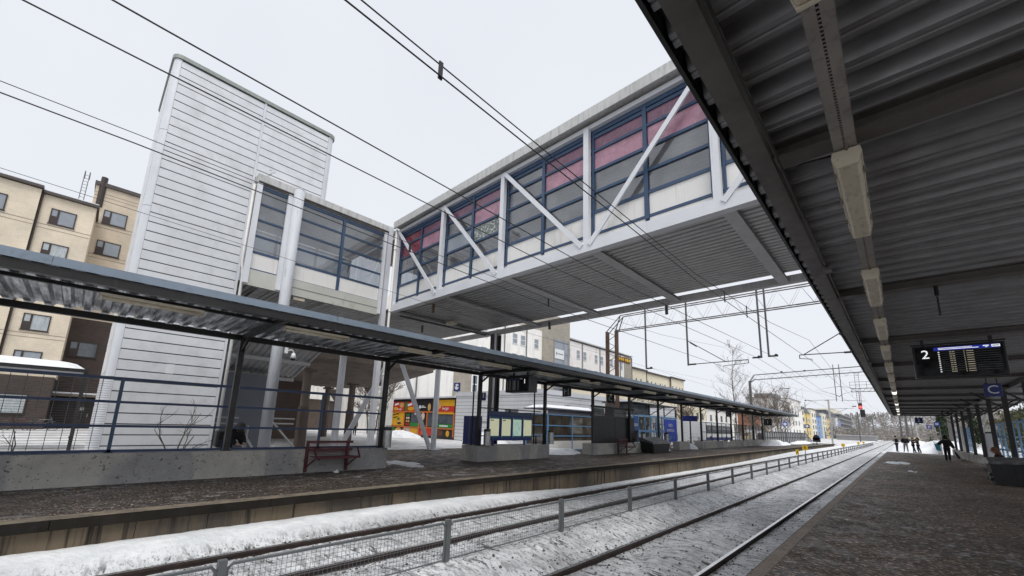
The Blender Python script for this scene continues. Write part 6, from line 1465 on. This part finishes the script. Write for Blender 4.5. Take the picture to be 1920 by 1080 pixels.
# the seated person with brown hair, body turned to the line
person('person with brown hair and dark red jacket sitting beside the big grit bin',(3.22,28.95,0),R(75),{'pelvis':(0,0,.50),'waist':(0,.05,.66),'chest':(0,.12,.86),'shoulders':(0,.16,.99),'neck':(0,.20,1.07),'jaw':(0,.27,1.12),'head':(0,.27,1.19),'crown':(0,.25,1.26),'nose':(0,.38,1.15),'sl':(-.17,.15,.97),'el':(-.24,.16,.72),'wl':(-.14,.34,.64),'pl':(-.08,.38,.64),'sr':(.17,.15,.97),'er':(.24,.16,.72),'wr':(.14,.34,.64),'pr':(.08,.38,.62),'hl':(-.10,.05,.50),'kl':(-.12,.45,.50),'al':(-.12,.42,.09),'tl':(-.12,.57,.04),'hr':(.10,.05,.50),'kr':(.12,.45,.50),'ar':(.12,.42,.09),'tr':(.12,.57,.04)},top='cloth_brown',hair='hair_brown',hairlen=.34,s=1.10)
person('person in black coat and hood stooping behind the canopy post near the clad tower',(-15.0,3.30,-.02),R(-60),{'waist':(0,.06,1.05),'chest':(0,.20,1.18),'shoulders':(0,.28,1.26),'neck':(0,.36,1.31),'jaw':(0,.43,1.30),'head':(0,.45,1.35),'crown':(0,.46,1.42),'nose':(0,.55,1.30),'sl':(-.17,.26,1.23),'el':(-.22,.34,.98),'wl':(-.12,.50,.90),'pl':(-.10,.55,.88),'sr':(.17,.26,1.23),'er':(.22,.34,.98),'wr':(.12,.50,.90),'pr':(.10,.55,.88)},hair='cloth_olive',hood=True,bulk=.05)
b=MB(); b.box(-15.35,-15.0,3.02,3.3,.75,1.25); tag(b.obj('backpack','black',bevel=.06,bseg=3),'black backpack behind the person stooping by the canopy post','backpack')
person('small figure in dark red standing far off under the raised concrete walkway',(-39.6,19.3,.05),R(-90),top='ad_brown',legs='cloth_black')
# ================================================================== TREES, HILLS
def branch(bt,bc,p,d,l,r,depth,rng,up=.15,spread=.7,minr=.012):
    pts=[V(p)]; d=V(d).normalized(); q=V(p)
    for i in range(4):
        d=(d+V((rng.uniform(-1,1),rng.uniform(-1,1),rng.uniform(-.4,.4)+up))*.16).normalized(); q=q+d*l/4; pts.append(q.copy())
    (bt if r>.05 else bc).tube(pts,max(minr,r),5 if r>.05 else 3,max(minr,r*.55),cap=False)
    if depth<=0: return
    n=rng.randint(3,5) if depth>1 else rng.randint(3,4)
    for k in range(n):
        i=rng.randint(1,4); a=V((rng.uniform(-1,1),rng.uniform(-1,1),rng.uniform(-.1,.6)))
        branch(bt,bc,pts[i],(d*(1-spread)+a*spread),l*rng.uniform(.5,.75),r*.52,depth-1,rng,up,spread,minr)
def bare_tree(label,x,y,z,h,seed,stems=1,mat='twig',spread=.55,depth=4,minr=.012,lead=True):
    t=thing('bare_tree',label,'tree',(x,y,z),'leafless trees'); rng=random.Random(seed)
    bt,bc=MB(),MB()
    for s in range(stems):
        d=V((rng.uniform(-.5,.5),rng.uniform(-.5,.5),1.6)) if stems>1 else V((0,0,1))
        p=V((x+rng.uniform(-.4,.4)*(stems>1),y+rng.uniform(-.4,.4)*(stems>1),z))
        if lead and stems==1:
            pts=[p+V((math.sin(i*.9)*.08*i**.5,math.cos(i*1.3)*.08,h*i/9)) for i in range(10)]
            bt.tube(pts,.13,7,.018,cap=False)
            for i in range(2,10):
                for k in range(4):
                    a=rng.uniform(0,6.28); l=h*.26*(1-.075*i); branch(bt,bc,pts[i]-V((0,0,rng.uniform(0,h/9))),(math.cos(a),math.sin(a),.75),l,.035*(1.1-i*.08),depth-2,rng,.2,.5,minr)
        else: branch(bt,bc,p,d,h*.42,.10 if stems<5 else .06,depth,rng,.16,spread,minr)
    bt.obj('trunk','bark' if mat=='twig' else mat,t); bc.obj('crown',mat,t); return t
bare_tree('slender leafless birch standing against the sky behind the farther canopy',-22,83,.0,17.2,3,1,depth=4,minr=.013)
bare_tree('wide many stemmed leafless tree behind the middle catenary portal',-21.5,102,.0,14.,11,6,'twig_warm',.55,4,.014)
bare_tree('second wide leafless tree just past the middle catenary portal',-20.5,112,.0,12.5,12,6,'twig_warm',.5,4,.013)
bare_tree('low reddish leafless tree in front of the rust red brick building',-22,99,.0,8.5,13,6,'twig_warm',.6,4,.012)
bare_tree('spreading leafless tree behind the blue waiting room',-24,53,.0,10,14,3,'twig',.6,4,.014)
bare_tree('leafless tree over the graffiti wall before the low beige building',-23,60,.0,9,15,3,'twig_warm',.6,4,.014)
bare_tree('snowy leafless tree before the ribbon window block, beside the burger kiosk',-44,23.5,.0,9,16,3,'twig',.6,4,.016)
def leafy(label,x,y,z,h,w,mat,seed,kind='shrub_tree',n=900,leaf=.22,grp='trees on the bank behind the nearer platform'):
    t=thing(kind,label,'tree',(x,y,z),grp); rng=random.Random(seed)
    b=MB(); bt=MB(); bt.tube([(x,y,z-.3),(x+.1,y,z+h*.5),(x,y,z+h*.9)],.12,6,.03); 
    cl=[(rng.gauss(0,.30),rng.gauss(0,.30),rng.uniform(.18,.98),rng.uniform(.12,.26)) for _ in range(26)]
    for cx,cy,cz,cr in cl: bt.tube([(x,y,z+h*cz*.6),(x+cx*w,y+cy*w,z+h*cz)],.03,4,.012,cap=False)
    for i in range(n):
        cx,cy,cz,cr=rng.choice(cl); k=(1-cz*.55) if kind=='spruce' else 1
        p=V((x+(cx+rng.gauss(0,cr*.5))*w*k,y+(cy+rng.gauss(0,cr*.5))*w*k,z+h*(cz+rng.gauss(0,cr*.28))))
        a=V((rng.uniform(-1,1),rng.uniform(-1,1),rng.uniform(-1,1))).normalized(); c=a.cross(V((rng.uniform(-1,1),rng.uniform(-1,1),.3))).normalized(); l=leaf*rng.uniform(.5,1.3)
        b._add([p-a*l,p+c*l*.45,p+a*l,p-c*l*.45],[(0,1,2,3)])
    bt.obj('trunk','bark',t); b.obj('crown',mat,t); return t
rng=random.Random(31); nm=['leaf_olive','leaf_brown','leaf_green','leaf_olive','leaf_brown']
where=['nearest the grit bin','behind the light blue fence frames','between the two dark posts','behind the pale utility cabinet','behind the farther concrete plinth','near the far blue bars','past the far blue bars','near the closing concrete wall']
for i in range(16):
    y=33+i*5.2; x=11.5+rng.uniform(-1.2,2.)+ (i%2)*2.6; h=rng.uniform(4.2,7.5)
    leafy(f"{['olive','brown','dark green','grey olive','russet'][i%5]} bushy tree {where[i//2]}, {ORD[i]} along the bank",x,y,gz(x,y),h,rng.uniform(2.8,4.2),nm[i%5],40+i,n=1100,leaf=.24)
for i,(x,y,h) in enumerate(((5.5,118,7.),(7.,135,9.),(8.5,104,8.))):
    leafy(f"dark green spruce {['just past the lattice mast','farther than the lattice mast','behind the lettered far signs'][i]}",x,y,-.3,h,2.4,'leaf_green',70+i,'spruce',900,.3)
# hills and the far woods
def hillz(x,y):
    d=(y-520)/900
    if d<0: return -4
    e=sm(0,.55,d)*(42+26*noise.noise(V((x*.0016,y*.001,5)))+18*noise.noise(V((x*.0047,2,y*.002))))
    return e-4
hx=[-1600+i*40 for i in range(81)]; hy=[500+i*45 for i in range(36)]
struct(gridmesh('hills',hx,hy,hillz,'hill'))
def woods(label,n,xr,yr,zf,hr,mats,seed):
    rng=random.Random(seed); b=MB()
    for i in range(n):
        x=rng.uniform(*xr); y=rng.uniform(*yr); z=zf(x,y)-1; h=rng.uniform(*hr); w=h*rng.uniform(.16,.26); b.cur=0 if rng.random()<.66 else (1 if rng.random()<.6 else 2)
        if b.cur==2:
            for k in range(4):
                zz=z+h*(.12+.22*k); rr=w*(1-.22*k)*.8; b.tube([(x,y,zz),(x,y,zz+h*.30)],rr,5,.05,cap=False)
        else:
            for k in range(13):
                a=V((rng.gauss(0,.45),rng.gauss(0,.45),rng.uniform(.25,1.))); p=V((x+a.x*w,y+a.y*w,z+a.z*h)); l=h*.13
                c=V((rng.uniform(-1,1),rng.uniform(-1,1),rng.uniform(-.2,1.))).normalized(); e=c.cross(V((0,1,0))).normalized()
                b._add([p-c*l,p+e*l*.35,p+c*l,p-e*l*.35],[(0,1,2,3)])
            b.tube([(x,y,z),(x,y,z+h*.7)],w*.06,3,w*.03,cap=False)
    o=b.obj('woods',mats); o['kind']='stuff'; return tag(o,label,'woods')
WM=['wood_far','wood_far_snowy','wood_far_green']
woods('grey brown leafless woods beyond the end of the tracks',2600,(-120,140),(280,520),lambda x,y:-1.,(5,8.5),WM,1)
woods('wooded slope rising to the far hills',3200,(-420,320),(560,980),hillz,(7,12),WM,2)
woods('distant woods along the yards behind the coloured terrace',500,(-330,-75),(240,520),lambda x,y:-1.,(8,13),WM,3)
woods('grey thicket beside the yard past the nearer platform end',300,(12,70),(125,300),lambda x,y:gz(x,y),(5,10),WM,4)
# yard details where the line curves away
yd=thing('yard_shed','low grey shed with thin snow on its roof beyond the end of the tracks','shed',(-14,250,-.3))
b=MB(); b.box(-22,-9,240,262,-.5,1.7); b.obj('wall','hw_grey',yd); b=MB(); b.box(-22.3,-8.7,239.7,262.3,1.71,1.85); b.obj('roof','snow',yd)
yc=thing('parked_van','small pale van standing in the yard past the platform end','van',(1.6,118,-.3))
b=MB(); b.prism([(116.,-.0),(121,.0),(121,1.0),(120.2,1.7),(116.,1.75)],'x',.5,2.4); b.obj('body','yellow_pale',yc,bevel=.1,bseg=2)
b=MB(); b.box(.6,2.3,115.97,115.995,.75,1.5); b.obj('window','pane_dark',yc)
for x in (.62,2.28):
    for y in (117,120): b=MB(); b.tube([(x-.1,y,.05),(x+.1,y,.05)],.33,12); b.obj('wheel','black',yc)
# ================================================================== LIGHT, SKY, CAMERA
W=bpy.data.worlds.new('World'); S.world=W; W.use_nodes=True
nt=W.node_tree; nt.nodes.clear()
sk=nt.nodes.new('ShaderNodeTexSky'); sk.sky_type='NISHITA'; sk.sun_disc=False; sk.sun_elevation=R(58); sk.sun_rotation=R(125); sk.air_density=1; sk.dust_density=4
hs=nt.nodes.new('ShaderNodeHueSaturation'); hs.inputs['Saturation'].default_value=.25; hs.inputs['Value'].default_value=1.
nt.links.new(sk.outputs[0],hs.inputs['Color'])
# the overcast deck: an almost even pale layer with a slow mottle
tc=nt.nodes.new('ShaderNodeTexCoord'); nz=nt.nodes.new('ShaderNodeTexNoise'); nz.inputs['Scale'].default_value=1.6; nz.inputs['Detail'].default_value=4
nt.links.new(tc.outputs['Generated'],nz.inputs['Vector'])
rp=nt.nodes.new('ShaderNodeValToRGB'); rp.color_ramp.elements[0].position=.3; rp.color_ramp.elements[1].position=.7
rp.color_ramp.elements[0].color=(7.2,7.5,8.1,1); rp.color_ramp.elements[1].color=(7.7,7.95,8.45,1)
nt.links.new(nz.outputs['Fac'],rp.inputs['Fac'])
mx=nt.nodes.new('ShaderNodeMix'); mx.data_type='RGBA'; mx.inputs[0].default_value=.9
nt.links.new(hs.outputs[0],mx.inputs[6]); nt.links.new(rp.outputs[0],mx.inputs[7])
bgd=nt.nodes.new('ShaderNodeBackground'); bgd.inputs['Strength'].default_value=.1
ow=nt.nodes.new('ShaderNodeOutputWorld'); nt.links.new(mx.outputs[2],bgd.inputs['Color']); nt.links.new(bgd.outputs[0],ow.inputs['Surface'])
sun=bpy.data.lights.new('sun','SUN'); sun.energy=1.5; sun.angle=R(30); sun.color=(1,.97,.93)
so=bpy.data.objects.new('sun',sun); C.objects.link(so)
el,az=R(58),R(125)
dv=V((math.sin(az)*math.cos(el),math.cos(az)*math.cos(el),math.sin(el)))
so.rotation_euler=dv.to_track_quat('Z','Y').to_euler(); so.location=(30,-20,40)
cam=bpy.data.cameras.new('camera'); co_=bpy.data.objects.new('camera',cam); C.objects.link(co_)
f,cy=761.936376,650.950660; yaw,pit,rol=.761578771,.185856554,.0347177441
cam.sensor_width=36; cam.sensor_fit='HORIZONTAL'; cam.lens=f/1920*36; cam.shift_y=(cy-540)/1920; cam.clip_start=.05; cam.clip_end=6000
D=V((-math.sin(yaw)*math.cos(pit),math.cos(yaw)*math.cos(pit),math.sin(pit))); rt=V((math.cos(yaw),math.sin(yaw),0)); up=rt.cross(D)
r2=rt*math.cos(rol)+up*math.sin(rol); u2=-rt*math.sin(rol)+up*math.cos(rol)
mw=Matrix.Identity(4)
for i in range(3): mw[i][0],mw[i][1],mw[i][2]=r2[i],u2[i],-D[i]
mw.translation=V((0,0,1.75)); co_.matrix_world=mw
S.camera=co_
S.view_settings.view_transform='Standard'; S.view_settings.look='None'; S.view_settings.exposure=.25; S.view_settings.gamma=1.
S.cycles.max_bounces=8; S.cycles.transparent_max_bounces=16; S.cycles.caustics_reflective=False; S.cycles.caustics_refractive=False
S.cycles.use_denoising=True
